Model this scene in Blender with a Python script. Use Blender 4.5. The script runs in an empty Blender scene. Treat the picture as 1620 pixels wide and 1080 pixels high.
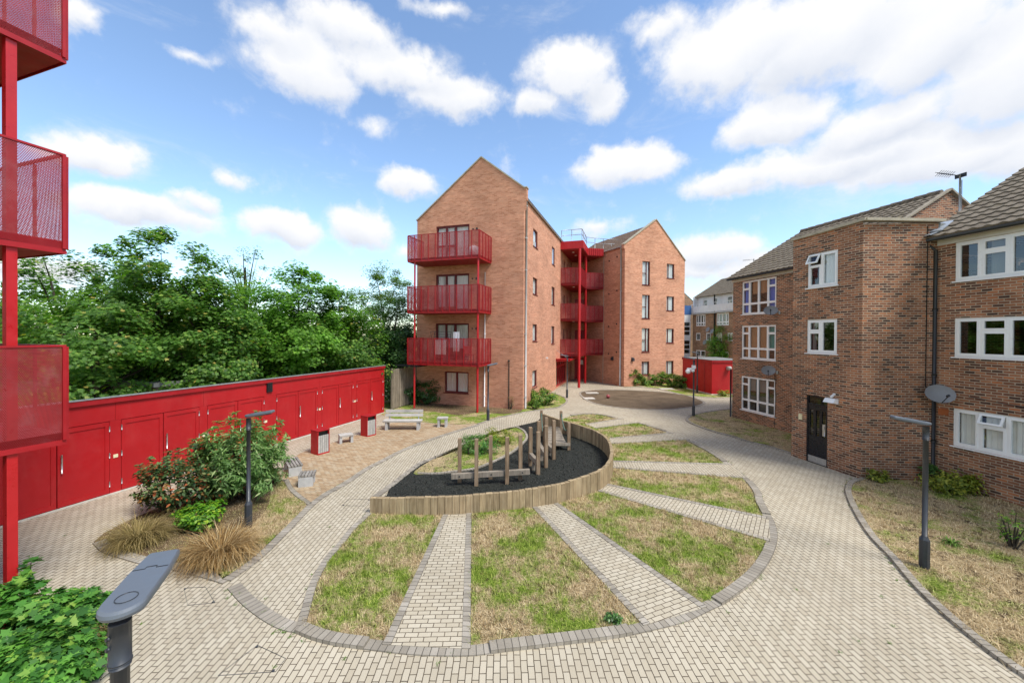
import bpy, math, random
import numpy as np
from mathutils import Vector, Matrix
random.seed(7); RNG = np.random.default_rng(11)
R_ = math.radians
sc = bpy.context.scene
COL = sc.collection

# ------------------------------------------------------------------ camera
F, H, CX, CY, PT, RL = 620., 4.4, 810., 534., R_(.37), R_(.34)
_r0 = Vector((1, 0, 0)); CW = Vector((0, math.cos(PT), -math.sin(PT))); _u0 = Vector((0, math.sin(PT), math.cos(PT)))
CR = math.cos(RL)*_r0 + math.sin(RL)*_u0
CU = math.cos(RL)*_u0 - math.sin(RL)*_r0
cam = bpy.data.cameras.new('camera'); camo = bpy.data.objects.new('camera', cam); COL.objects.link(camo)
camo.matrix_world = Matrix(((CR.x, CU.x, -CW.x, 0), (CR.y, CU.y, -CW.y, 0), (CR.z, CU.z, -CW.z, H), (0, 0, 0, 1)))
cam.sensor_width = 36; cam.sensor_fit = 'HORIZONTAL'; cam.lens = 36*F/1620.; cam.shift_y = -(540-CY)/1620.
cam.clip_start = .05; cam.clip_end = 3000
sc.camera = camo
sc.render.resolution_x = 1024; sc.render.resolution_y = 682

def ray(px, py):
    return CR*((px-CX)/F) + CU*((CY-py)/F) + CW
def G(px, py, z=0.):
    d = ray(px, py); t = (z-H)/d.z
    return (d.x*t, d.y*t)

# ------------------------------------------------------------------ mesh helpers
class MB:
    def __init__(s): s.v = []; s.f = []; s.uv = []; s.m = []; s.sm = []
    def face(s, pts, uv=None, m=0, smooth=False):
        i = len(s.v); s.v += [tuple(p) for p in pts]; n = len(pts)
        s.f.append(tuple(range(i, i+n))); s.uv.append(uv or [(0, 0)]*n); s.m.append(m); s.sm.append(smooth)
    def hexa(s, c, m=0, uvs=None):
        # c: 8 corners, bottom 0-3 counter-clockwise, top 4-7
        for q in ((0, 3, 2, 1), (4, 5, 6, 7), (0, 1, 5, 4), (1, 2, 6, 5), (2, 3, 7, 6), (3, 0, 4, 7)):
            p = [c[k] for k in q]
            a = (Vector(p[1])-Vector(p[0])).length; b = (Vector(p[2])-Vector(p[1])).length
            s.face(p, [(0, 0), (a, 0), (a, b), (0, b)], m)
    def box(s, x0, x1, y0, y1, z0, z1, m=0):
        s.hexa([(x0, y0, z0), (x1, y0, z0), (x1, y1, z0), (x0, y1, z0), (x0, y0, z1), (x1, y0, z1), (x1, y1, z1), (x0, y1, z1)], m)
    def beam(s, a, b, w, h, m=0, up=(0, 0, 1)):
        a = Vector(a); b = Vector(b); d = (b-a).normalized(); up = Vector(up)
        if abs(d.dot(up)) > .99: up = Vector((0, 1, 0))
        r = d.cross(up).normalized()*(w/2); u = r.cross(d).normalized()*(h/2)
        s.hexa([a-r-u, b-r-u, b+r-u, a+r-u, a-r+u, b-r+u, b+r+u, a+r+u], m)
    def tube(s, pts, rad, n=8, m=0, cap=True, smooth=True):
        pts = [Vector(p) for p in pts]
        if not hasattr(rad, '__len__'): rad = [rad]*len(pts)
        base = len(s.v)
        ref = Vector((0, 0, 1))
        for i, p in enumerate(pts):
            d = (pts[min(i+1, len(pts)-1)]-pts[max(i-1, 0)]).normalized()
            rf = ref if abs(d.dot(ref)) < .95 else Vector((1, 0, 0))
            a = d.cross(rf).normalized(); b = d.cross(a)
            for k in range(n):
                t = 2*math.pi*k/n
                s.v.append(tuple(p+(a*math.cos(t)+b*math.sin(t))*rad[i]))
        for i in range(len(pts)-1):
            for k in range(n):
                k2 = (k+1) % n
                s.f.append((base+i*n+k, base+i*n+k2, base+(i+1)*n+k2, base+(i+1)*n+k)); s.uv.append([(0, 0)]*4); s.m.append(m); s.sm.append(smooth)
        if cap:
            for o, rev in ((0, False), ((len(pts)-1)*n, True)):
                q = [base+o+k for k in range(n)]
                if rev: q = q[::-1]
                s.f.append(tuple(q)); s.uv.append([(0, 0)]*n); s.m.append(m); s.sm.append(False)
    def prism(s, poly, z0, z1, m=0, bottom=True):
        n = len(poly)
        A = sum(poly[i][0]*poly[(i+1) % n][1]-poly[(i+1) % n][0]*poly[i][1] for i in range(n))
        if A < 0: poly = poly[::-1]
        s.face([(x, y, z1) for x, y in poly], [(x, y) for x, y in poly], m)
        if bottom: s.face([(x, y, z0) for x, y in poly[::-1]], [(x, y) for x, y in poly[::-1]], m)
        d = 0
        for i in range(n):
            a = poly[i]; b = poly[(i+1) % n]; L = math.dist(a, b)
            s.face([(*a, z0), (*b, z0), (*b, z1), (*a, z1)], [(d, z0), (d+L, z0), (d+L, z1), (d, z1)], m); d += L
    def sphere(s, c, r, m=0, nu=14, nv=9):
        P = lambda i, j: (c[0]+r*math.sin(math.pi*j/nv)*math.cos(2*math.pi*i/nu), c[1]+r*math.sin(math.pi*j/nv)*math.sin(2*math.pi*i/nu), c[2]-r*math.cos(math.pi*j/nv))
        for i in range(nu):
            for j in range(nv):
                q = [P(i, j), P(i+1, j), P(i+1, j+1), P(i, j+1)]
                if j == 0: q = [q[0], q[2], q[3]]
                elif j == nv-1: q = [q[0], q[1], q[2]]
                s.face(q, None, m, True)
    def build(s, name, mats, parent=None, loc=None, rotz=0, bevel=0, weld=False):
        me = bpy.data.meshes.new(name)
        me.from_pydata(s.v, [], s.f)
        if not isinstance(mats, (list, tuple)): mats = [mats]
        for mm in mats: me.materials.append(mm)
        uvl = me.uv_layers.new(name='UVMap')
        uvl.data.foreach_set('uv', [c for f in s.uv for p in f for c in p])
        me.polygons.foreach_set('material_index', s.m)
        me.polygons.foreach_set('use_smooth', s.sm)
        me.update()
        o = bpy.data.objects.new(name, me); COL.objects.link(o)
        if parent: o.parent = parent
        if loc: o.location = loc
        o.rotation_euler.z = rotz
        if bevel:
            w = o.modifiers.new('weld', 'WELD'); w.merge_threshold = .0004
            b = o.modifiers.new('bevel', 'BEVEL'); b.width = bevel; b.segments = 2; b.limit_method = 'ANGLE'
        return o

def tag(o, label=None, cat=None, group=None, kind=None):
    if label: o['label'] = label
    if cat: o['category'] = cat
    if group: o['group'] = group
    if kind: o['kind'] = kind
    return o
def thing(name, label, cat, loc=(0, 0, 0), rotz=0, group=None):
    o = bpy.data.objects.new(name, None); COL.objects.link(o); o.empty_display_size = .2
    o.location = loc; o.rotation_euler.z = rotz
    return tag(o, label, cat, group)
def children(o): return [c for c in bpy.data.objects if c.parent == o]
def copy_tree(o, parent=None):
    c = o.copy(); COL.objects.link(c)
    if parent: c.parent = parent
    for ch in children(o): copy_tree(ch, c)
    return c
def cr(pts, n=8, closed=False):
    "Catmull-Rom through 2-D points"
    out = []; N = len(pts)
    rng = range(N) if closed else range(N-1)
    for i in rng:
        if closed: p0, p1, p2, p3 = pts[i-1], pts[i], pts[(i+1) % N], pts[(i+2) % N]
        else:
            p1, p2 = pts[i], pts[i+1]
            p0 = pts[i-1] if i else tuple(2*p1[k]-p2[k] for k in range(len(p1)))
            p3 = pts[i+2] if i+2 < N else tuple(2*p2[k]-p1[k] for k in range(len(p1)))
        for j in range(n):
            t = j/n
            out.append(tuple(.5*(2*p1[k]+(p2[k]-p0[k])*t+(2*p0[k]-5*p1[k]+4*p2[k]-p3[k])*t*t+(3*p1[k]-p0[k]-3*p2[k]+p3[k])*t**3) for k in range(len(p1))))
    if not closed: out.append(tuple(pts[-1]))
    return out
def GP(pts, z=0.): return [G(x, y, z) for x, y in pts]
def offset(pl, d):
    "offset polyline to its left by d"
    out = []
    for i, p in enumerate(pl):
        a = pl[max(i-1, 0)]; b = pl[min(i+1, len(pl)-1)]
        dx, dy = b[0]-a[0], b[1]-a[1]; L = math.hypot(dx, dy) or 1
        out.append((p[0]-dy/L*d, p[1]+dx/L*d))
    return out
def ribbon(mb, A, B, z0, z1, m=0):
    "solid strip between two polylines of the same length"
    d = 0
    for i in range(len(A)-1):
        a, b, c, e = A[i], A[i+1], B[i+1], B[i]
        L = (math.dist(a, b)+math.dist(e, c))/2; W = math.dist(a, e)
        mb.face([(*a, z1), (*b, z1), (*c, z1), (*e, z1)], [(d, 0), (d+L, 0), (d+L, W), (d, W)], m)
        mb.face([(*b, z0), (*a, z0), (*a, z1), (*b, z1)], [(d+L, 0), (d, 0), (d, z1-z0), (d+L, z1-z0)], m)
        mb.face([(*e, z0), (*c, z0), (*c, z1), (*e, z1)], [(d, 0), (d+L, 0), (d+L, z1-z0), (d, z1-z0)], m)
        d += L
    for a, e in ((A[0], B[0]), (B[-1], A[-1])):
        W = math.dist(a, e)
        mb.face([(*a, z0), (*e, z0), (*e, z1), (*a, z1)], [(0, 0), (W, 0), (W, z1-z0), (0, z1-z0)], m)

# ------------------------------------------------------------------ materials
class NT:
    def __init__(s, name):
        s.mat = bpy.data.materials.new(name); s.mat.use_nodes = True
        s.t = s.mat.node_tree; s.b = s.t.nodes['Principled BSDF']; s.out = s.t.nodes['Material Output']
    def n(s, typ, **kw):
        x = s.t.nodes.new(typ)
        for k, v in kw.items():
            if k.startswith('i_'):
                x.inputs[k[2:].replace('_', ' ')].default_value = v
            else: setattr(x, k, v)
        return x
    def l(s, a, b): s.t.links.new(a, b)
    def pos(s): return s.n('ShaderNodeNewGeometry').outputs['Position']
    def obj(s): return s.n('ShaderNodeTexCoord').outputs['Object']
    def uv(s): return s.n('ShaderNodeTexCoord').outputs['UV']
    def map(s, vec, rot=(0, 0, 0), scale=(1, 1, 1), loc=(0, 0, 0)):
        m = s.n('ShaderNodeMapping'); s.l(vec, m.inputs['Vector'])
        m.inputs['Rotation'].default_value = rot; m.inputs['Scale'].default_value = scale; m.inputs['Location'].default_value = loc
        return m.outputs['Vector']
    def noise(s, vec, scale, detail=4, rough=.55, dist=0):
        x = s.n('ShaderNodeTexNoise'); s.l(vec, x.inputs['Vector'])
        x.inputs['Scale'].default_value = scale; x.inputs['Detail'].default_value = detail; x.inputs['Roughness'].default_value = rough; x.inputs['Distortion'].default_value = dist
        return x.outputs['Fac']
    def ramp(s, fac, stops, interp='LINEAR'):
        x = s.n('ShaderNodeValToRGB'); s.l(fac, x.inputs['Fac']); e = x.color_ramp.elements; x.color_ramp.interpolation = interp
        while len(e) < len(stops): e.new(.5)
        for k, (p, c) in enumerate(stops):
            e[k].position = p; e[k].color = (c, c, c, 1) if not hasattr(c, '__len__') else (*c, 1)
        return x.outputs['Color']
    def mix(s, fac, a, b, blend='MIX'):
        x = s.n('ShaderNodeMix', data_type='RGBA', blend_type=blend)
        for sock, v in ((x.inputs[0], fac), (x.inputs[6], a), (x.inputs[7], b)):
            if hasattr(v, 'is_linked'): s.l(v, sock)
            elif hasattr(v, '__len__'): sock.default_value = (*v, 1)
            elif sock == x.inputs[0]: sock.default_value = v
            else: sock.default_value = (v, v, v, 1)
        return x.outputs[2]
    def math(s, op, a, b=0., c=None, clamp=False):
        x = s.n('ShaderNodeMath', operation=op, use_clamp=clamp)
        for k, v in enumerate((a, b, c)):
            if v is None: continue
            if hasattr(v, 'is_linked'): s.l(v, x.inputs[k])
            else: x.inputs[k].default_value = v
        return x.outputs[0]
    def bump(s, h, strength=.3, dist=.01):
        x = s.n('ShaderNodeBump'); x.inputs['Strength'].default_value = strength; x.inputs['Distance'].default_value = dist
        s.l(h, x.inputs['Height']); s.l(x.outputs[0], s.b.inputs['Normal'])
    def col(s, c):
        if hasattr(c, 'is_linked'): s.l(c, s.b.inputs['Base Color'])
        else: s.b.inputs['Base Color'].default_value = (*c, 1)
        return s
    def rough(s, r, spec=None, metal=None):
        if hasattr(r, 'is_linked'): s.l(r, s.b.inputs['Roughness'])
        else: s.b.inputs['Roughness'].default_value = r
        if spec is not None: s.b.inputs['Specular IOR Level'].default_value = spec
        if metal is not None: s.b.inputs['Metallic'].default_value = metal
        return s
    def island(s): return s.n('ShaderNodeNewGeometry').outputs['Random Per Island']

def paint(name, c, rough=.45, var=.12, spec=.5, scale=3., metal=0, fine=.0):
    t = NT(name); p = t.pos()
    n = t.noise(p, scale, 5, .6)
    d = [max(0, k*(1-var)) for k in c]; e = [min(1, k*(1+var)) for k in c]
    t.col(t.ramp(n, [(.3, d), (.7, e)])); t.rough(t.ramp(t.noise(p, scale*4, 3), [(.3, max(.05, rough-.1)), (.7, rough+.12)]), spec, metal)
    if fine: t.bump(t.noise(p, 180, 2), fine, .002)
    return t.mat

def brick_mat(name, stops, mortar, bw=.225, rh=.075, ms=.011, stain=(.6, 1.15), smooth=.15, bumps=.5, stainscale=.55, tint=None):
    t = NT(name); uv = t.uv()
    b = t.n('ShaderNodeTexBrick'); b.offset = .5
    wob = t.n('ShaderNodeTexNoise'); t.l(uv, wob.inputs['Vector']); wob.inputs['Scale'].default_value = 9; wob.inputs['Detail'].default_value = 2
    va = t.n('ShaderNodeVectorMath', operation='MULTIPLY_ADD'); t.l(wob.outputs['Color'], va.inputs[0]); va.inputs[1].default_value = (.008, .006, 0); t.l(uv, va.inputs[2])
    t.l(va.outputs[0], b.inputs['Vector'])
    for k, v in (('Scale', 1), ('Mortar Size', ms), ('Mortar Smooth', smooth), ('Bias', 0), ('Brick Width', bw), ('Row Height', rh)): b.inputs[k].default_value = v
    b.inputs['Color1'].default_value = (0, 0, 0, 1); b.inputs['Color2'].default_value = (1, 1, 1, 1); b.inputs['Mortar'].default_value = (.5, .5, .5, 1)
    base = t.ramp(b.outputs['Color'], stops)
    base = t.mix(.35, base, t.ramp(t.noise(uv, 26, 4, .7), [(.25, .45), (.75, 1.5)]), 'MULTIPLY')
    mor = t.mix(.5, mortar, t.ramp(t.noise(uv, 12, 4), [(.3, .6), (.7, 1.25)]), 'MULTIPLY')
    c = t.mix(b.outputs['Fac'], base, mor)
    st = t.noise(uv, stainscale, 6, .62)
    c = t.mix(1., c, t.ramp(st, [(.3, stain[0]), (.7, stain[1])]), 'MULTIPLY')
    streak = t.noise(t.map(uv, scale=(.3, 1.7, 1)), 2.0, 6, .65)
    c = t.mix(1., c, t.ramp(streak, [(.3, .84), (.62, 1.1)]), 'MULTIPLY')
    if tint: c = t.mix(t.ramp(t.noise(uv, 1.3, 5, .65), [(.5, 0.), (.72, .45)]), c, tint)
    t.col(c).rough(.88, .25)
    h = t.math('ADD', t.math('MULTIPLY', b.outputs['Fac'], -1.), t.math('MULTIPLY', t.noise(uv, 60, 3), .5))
    t.bump(h, bumps, .006)
    return t.mat

M = {}
M['peach_brick'] = brick_mat('peach_brick', [(0, (.47, .195, .108)), (.35, (.58, .27, .162)), (.7, (.65, .325, .205)), (1, (.53, .23, .135))], (.58, .345, .24), ms=.009, stain=(.80, 1.1), smooth=.35, bumps=.22)
M['stock_brick'] = brick_mat('stock_brick', [(0, (.07, .04, .031)), (.14, (.105, .052, .038)), (.28, (.185, .08, .049)), (.5, (.255, .108, .061)), (.76, (.315, .132, .068)), (.92, (.375, .165, .085)), (1, (.44, .155, .065))], (.41, .325, .235), ms=.0108, stain=(.68, 1.24), smooth=.14, bumps=.5)
M['far_brick'] = brick_mat('far_brick', [(0, (.16, .08, .045)), (.5, (.29, .15, .085)), (1, (.40, .21, .115))], (.42, .33, .23), ms=.012, bumps=.2)

def paver_mat(name, phi, stops, mortar, bw=.192, rh=.0905, ms=.0068, stain=(.84, 1.07)):
    t = NT(name); p = t.pos()
    v = t.map(p, rot=(0, 0, -R_(phi)))
    b = t.n('ShaderNodeTexBrick'); b.offset = .5; b.offset_frequency = 2
    wob = t.n('ShaderNodeTexNoise'); t.l(p, wob.inputs['Vector']); wob.inputs['Scale'].default_value = 6; wob.inputs['Detail'].default_value = 2
    va = t.n('ShaderNodeVectorMath', operation='MULTIPLY_ADD'); t.l(wob.outputs['Color'], va.inputs[0]); va.inputs[1].default_value = (.014, .012, 0); t.l(v, va.inputs[2])
    t.l(va.outputs[0], b.inputs['Vector'])
    for k, q in (('Scale', 1), ('Mortar Size', ms), ('Mortar Smooth', .25), ('Bias', 0), ('Brick Width', bw), ('Row Height', rh)): b.inputs[k].default_value = q
    b.inputs['Color1'].default_value = (0, 0, 0, 1); b.inputs['Color2'].default_value = (1, 1, 1, 1); b.inputs['Mortar'].default_value = (.5, .5, .5, 1)
    base = t.ramp(b.outputs['Color'], stops)
    base = t.mix(.5, base, t.ramp(t.noise(p, 90, 3, .7), [(.25, .72), (.75, 1.25)]), 'MULTIPLY')
    joint = t.mix(t.ramp(t.noise(p, 1.7, 5, .7), [(.4, 0.), (.7, .8)]), mortar, [min(1, k*2.7) for k in mortar])
    c = t.mix(b.outputs['Fac'], base, joint)
    c = t.mix(1., c, t.ramp(t.noise(p, .45, 7, .65), [(.28, stain[0]), (.7, stain[1])]), 'MULTIPLY')
    spots = t.ramp(t.noise(p, 5.5, 5, .75), [(.63, 0.), (.76, .45)])
    c = t.mix(spots, c, (.17, .14, .095))
    t.col(c).rough(.9, .2)
    t.bump(t.math('ADD', t.math('MULTIPLY', b.outputs['Fac'], -1.), t.math('MULTIPLY', t.noise(p, 130, 3), .3)), .55, .006)
    return t.mat
BEIGE = [(0, (.425, .37, .274)), (.5, (.463, .408, .308)), (1, (.50, .445, .342))]
JOINT = (.062, .047, .032)
M['paver'] = paver_mat('beige_paver', 91.5, BEIGE, JOINT)
M['tan_paver'] = paver_mat('tan_paver', 165, [(0, (.33, .225, .13)), (.3, (.40, .285, .17)), (.6, (.45, .335, .21)), (1, (.46, .375, .26))], (.12, .085, .055))
def kerb_mat():
    t = NT('grey_kerb'); uv = t.uv(); p = t.pos()
    b = t.n('ShaderNodeTexBrick'); b.offset = 0; t.l(uv, b.inputs['Vector'])
    for k, q in (('Scale', 1), ('Mortar Size', .006), ('Mortar Smooth', .2), ('Bias', 0), ('Brick Width', .105), ('Row Height', .6)): b.inputs[k].default_value = q
    b.inputs['Color1'].default_value = (0, 0, 0, 1); b.inputs['Color2'].default_value = (1, 1, 1, 1)
    base = t.ramp(b.outputs['Color'], [(0, (.28, .247, .198)), (.5, (.34, .304, .247)), (1, (.40, .36, .30))])
    base = t.mix(.6, base, t.ramp(t.noise(p, 70, 4, .7), [(.25, .65), (.75, 1.3)]), 'MULTIPLY')
    c = t.mix(b.outputs['Fac'], base, (.09, .08, .065))
    c = t.mix(1., c, t.ramp(t.noise(p, .9, 6, .65), [(.3, .72), (.7, 1.12)]), 'MULTIPLY')
    t.col(c).rough(.9, .2); t.bump(t.math('ADD', t.math('MULTIPLY', b.outputs['Fac'], -1.), t.math('MULTIPLY', t.noise(p, 100, 3), .4)), .5, .006)
    return t.mat
M['kerb'] = kerb_mat()

GREENS = dict(scale=.85)
def green_mask(t, p, lo=.46, hi=.6):
    n = t.math('MULTIPLY_ADD', t.math('SUBTRACT', t.noise(p, 7.5, 4, .7), .5), .5, t.noise(p, .95, 5, .6))
    n = t.math('MULTIPLY_ADD', t.math('SUBTRACT', t.noise(p, 33, 4, .8), .5), .4, n)
    return t.ramp(n, [(lo, 0.), (hi, 1.)])
def lawn_mat(name, lo, hi, soil=.585):
    t = NT(name); p = t.pos()
    straw = t.ramp(t.noise(p, 38, 5, .75), [(.28, (.10, .066, .034)), (.46, (.37, .28, .155)), (.66, (.66, .53, .33))])
    grn = t.ramp(t.noise(p, 45, 5, .75), [(.28, (.04, .055, .01)), (.5, (.17, .25, .035)), (.72, (.40, .46, .10))])
    c = t.mix(green_mask(t, p, lo, hi), straw, grn)
    so = t.ramp(t.math('MULTIPLY_ADD', t.math('SUBTRACT', t.noise(p, 21, 4, .7), .5), .45, t.noise(p, 2.6, 5, .68)), [(soil, 0.), (soil+.08, .9)])
    c = t.mix(so, c, (.07, .047, .028))
    t.col(c).rough(1., .05); t.bump(t.noise(p, 55, 5, .8), .9, .03)
    return t.mat
M['lawn'] = lawn_mat('patchy_lawn', .43, .60)
M['dry_lawn'] = lawn_mat('dry_lawn', .50, .68, .545)
M['green_lawn'] = lawn_mat('green_lawn', .40, .52)
def soil_mat(name, a, b, c2):
    t = NT(name); p = t.pos()
    c = t.ramp(t.noise(p, 22, 6, .75), [(.25, a), (.5, b), (.75, c2)])
    c = t.mix(1., c, t.ramp(t.noise(p, .9, 5, .6), [(.3, .7), (.7, 1.2)]), 'MULTIPLY')
    t.col(c).rough(1., .05); t.bump(t.noise(p, 40, 6, .8), .9, .03)
    return t.mat
M['soil'] = soil_mat('bed_soil', (.06, .04, .024), (.16, .11, .066), (.29, .21, .125))
M['dirt'] = soil_mat('bare_dirt', (.085, .06, .04), (.15, .112, .075), (.21, .162, .112))
def mulch_mat():
    t = NT('rubber_mulch'); p = t.pos()
    v = t.n('ShaderNodeTexVoronoi'); v.inputs['Scale'].default_value = 38; t.l(p, v.inputs['Vector'])
    c = t.ramp(v.outputs['Color'], [(0, (.010, .011, .009)), (.6, (.026, .029, .024)), (.9, (.055, .058, .048)), (1, (.16, .155, .135))])
    t.col(c).rough(.85, .3); t.bump(v.outputs['Distance'], 1., .03)
    return t.mat
M['mulch'] = mulch_mat()

def wood_mat(name, stops, axis='z', grain=22, uvs=False):
    t = NT(name); g = t.n('ShaderNodeNewGeometry'); p = g.outputs['Position']
    off = t.n('ShaderNodeVectorMath', operation='MULTIPLY_ADD'); 
    cmb = t.n('ShaderNodeCombineXYZ')
    for k in range(3): t.l(g.outputs['Random Per Island'], cmb.inputs[k])
    t.l(cmb.outputs[0], off.inputs[0]); off.inputs[1].default_value = (17, 31, 23); t.l(p, off.inputs[2])
    s = {'z': (1, 1, .06), 'h': (.3, .3, 1.6), 'x': (.08, 1, 1)}[axis]
    v = t.map(off.outputs[0], scale=s)
    c = t.ramp(t.noise(v, grain, 6, .65, .6), stops)
    c = t.mix(1., c, t.ramp(g.outputs['Random Per Island'], [(0, .72), (1, 1.18)]), 'MULTIPLY')
    c = t.mix(1., c, t.ramp(t.noise(off.outputs[0], 2.1, 5, .6), [(.3, .78), (.7, 1.15)]), 'MULTIPLY')
    t.col(c).rough(.85, .2); t.bump(t.noise(v, grain*1.6, 5, .7), .35, .008)
    return t.mat
M['sleeper'] = wood_mat('sleeper_wood', [(.25, (.17, .12, .065)), (.5, (.34, .255, .15)), (.75, (.48, .385, .25))])
M['grey_wood'] = wood_mat('weathered_wood', [(.25, (.17, .14, .105)), (.5, (.30, .255, .2)), (.75, (.43, .38, .31))])
M['post_wood'] = wood_mat('post_wood', [(.25, (.15, .095, .055)), (.5, (.27, .19, .12)), (.75, (.40, .31, .22))])
M['slat_wood'] = wood_mat('pale_slat_wood', [(.25, (.33, .315, .285)), (.5, (.45, .435, .4)), (.75, (.56, .54, .5))], 'h')
M['dark_slat'] = wood_mat('dark_slat_wood', [(.25, (.16, .145, .125)), (.5, (.27, .25, .225)), (.75, (.38, .36, .33))], 'h')
M['fence_wood'] = wood_mat('fence_wood', [(.25, (.17, .135, .10)), (.5, (.29, .24, .18)), (.75, (.39, .33, .26))])
M['trunk'] = wood_mat('bark', [(.25, (.025, .02, .015)), (.5, (.06, .05, .038)), (.75, (.11, .095, .075))])
def red_board():
    t = NT('red_painted_board'); p = t.pos()
    c = t.ramp(t.noise(p, 1.0, 5, .6), [(.3, (.38, .0105, .014)), (.7, (.45, .0135, .017))])
    fade = t.ramp(t.noise(t.map(p, scale=(1, 1, .35)), 2.6, 6, .7), [(.52, 0.), (.75, .3)])
    c = t.mix(fade, c, (.47, .06, .055))
    scuff = t.ramp(t.noise(t.map(p, scale=(1, 1, 5)), 7, 5, .8), [(.72, 0.), (.76, .45)])
    c = t.mix(scuff, c, (.52, .16, .14))
    t.col(c).rough(t.ramp(t.noise(p, 5, 4), [(.3, .36), (.7, .58)]), .35); t.bump(t.noise(p, 3.5, 4, .6), .08, .01)
    return t.mat
M['red'] = red_board()
M['maroon'] = paint('maroon_frame', (.13, .012, .016), .45, .15, .35, 2)
M['red_dark'] = paint('red_frame', (.34, .013, .018), .4, .12, .35, 2)
M['red_post'] = paint('red_steel', (.44, .012, .016), .35, .12, .5, 2)
M['red_soffit'] = paint('red_soffit', (.30, .03, .03), .6, .2, .3, 2)
M['steel'] = paint('brushed_steel', (.55, .55, .54), .35, .1, .5, 5, .7)
M['galv'] = paint('galvanised_steel', (.42, .44, .45), .45, .12, .5, 4, .6)
M['lamp_grey'] = paint('lamp_slate_grey', (.032, .037, .045), .42, .12, .5, 3)
M['lamp_head'] = paint('lamp_head_grey', (.108, .126, .15), .42, .06, .5, 2)
M['pipe_grey'] = paint('grey_downpipe', (.42, .42, .40), .5, .12, .4, 2)
M['black'] = paint('black_plastic', (.012, .013, .015), .4, .2, .5, 3)
M['black_door'] = paint('black_door_paint', (.009, .010, .015), .3, .2, .5, 3)
M['white'] = paint('white_upvc', (.80, .81, .81), .35, .03, .5, 2)
M['offwhite'] = paint('off_white_render', (.72, .73, .73), .7, .06, .3, 1)
M['cream'] = paint('cream_plate', (.75, .70, .45), .5, .05, .4, 2)
M['concrete'] = paint('pale_concrete', (.44, .44, .43), .85, .13, .2, 6, 0, .2)
M['slab'] = paint('stone_slab', (.55, .52, .46), .85, .12, .2, 6)
M['fascia'] = paint('fascia_board', (.62, .60, .54), .6, .1, .3, 2)
M['lead'] = paint('lead_flashing', (.30, .33, .37), .5, .15, .5, 3)
M['felt'] = paint('grey_roof_felt', (.20, .205, .20), .9, .2, .2, 2, 0, .3)
M['brown_soffit'] = paint('brown_soffit', (.10, .035, .028), .7, .2, .2, 2)
M['dish'] = paint('dish_grey', (.20, .205, .215), .5, .1, .4, 3)
M['curtain'] = paint('net_curtain', (.66, .66, .63), .9, .05, .1, 2)
M['blue_curtain'] = paint('blue_curtain', (.05, .14, .5), .9, .1, .1, 2)
M['tan_blind'] = paint('tan_blind', (.33, .17, .085), .8, .1, .1, 2)
M['teal'] = paint('teal_curtain', (.02, .22, .20), .8, .1, .1, 2)
M['ball'] = paint('red_ball', (.30, .05, .06), .4, .1, .5, 4)
M['cloth_white'] = paint('white_cloth', (.75, .75, .78), .9, .05, .1, 3)
M['cloth_blue'] = paint('blue_cloth', (.16, .25, .5), .9, .1, .1, 3)
M['blue_panel'] = paint('blue_panel', (.05, .13, .32), .5, .1, .4, 3)
M['copper'] = paint('rust_patch', (.36, .11, .04), .8, .2, .2, 6)
M['rope'] = paint('green_rope', (.10, .16, .13), .9, .2, .1, 6)
M['coping'] = paint('stone_coping', (.40, .36, .28), .9, .18, .2, 3)
M['brown_tile_edge'] = paint('verge_mortar', (.30, .26, .2), .9, .2, .2, 3)

def tile_mat(name, a, b, c2):
    t = NT(name); p = t.pos(); 
    c = t.ramp(t.noise(p, 4, 6, .7), [(.3, a), (.5, b), (.7, c2)])
    c = t.mix(.5, c, t.ramp(t.noise(p, 45, 4, .7), [(.3, .6), (.7, 1.3)]), 'MULTIPLY')
    mo = t.ramp(t.noise(p, 1.4, 6, .75), [(.58, 0.), (.7, .5)])
    c = t.mix(mo, c, (.2, .17, .07))
    t.col(c).rough(.9, .2); t.bump(t.noise(p, 70, 4, .7), .3, .006)
    return t.mat
M['tile'] = tile_mat('concrete_tile', (.105, .085, .063), (.165, .138, .105), (.225, .193, .15))
M['brown_tile'] = tile_mat('brown_tile', (.14, .095, .07), (.2, .14, .105), (.25, .185, .145))

def glass_mat(name, tint, mixv):
    t = NT(name); nt = t.t
    tr = t.n('ShaderNodeBsdfTransparent'); tr.inputs[0].default_value = (*tint, 1)
    gl = t.n('ShaderNodeBsdfGlossy'); gl.inputs['Roughness'].default_value = .02; gl.inputs[0].default_value = (.95, .97, 1, 1)
    fr = t.n('ShaderNodeLayerWeight'); fr.inputs[0].default_value = .5
    mx = t.n('ShaderNodeMixShader'); t.l(t.math('MULTIPLY_ADD', t.math('POWER', fr.outputs['Facing'], 5.), .85, mixv, clamp=True), mx.inputs[0]); t.l(tr.outputs[0], mx.inputs[1]); t.l(gl.outputs[0], mx.inputs[2])
    t.l(mx.outputs[0], t.out.inputs[0]); nt.nodes.remove(t.b)
    return t.mat
M['glass'] = glass_mat('window_glass', (.93, .95, .95), .07)
M['dark_glass'] = glass_mat('dark_window_glass', (.42, .44, .44), .08)

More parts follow.
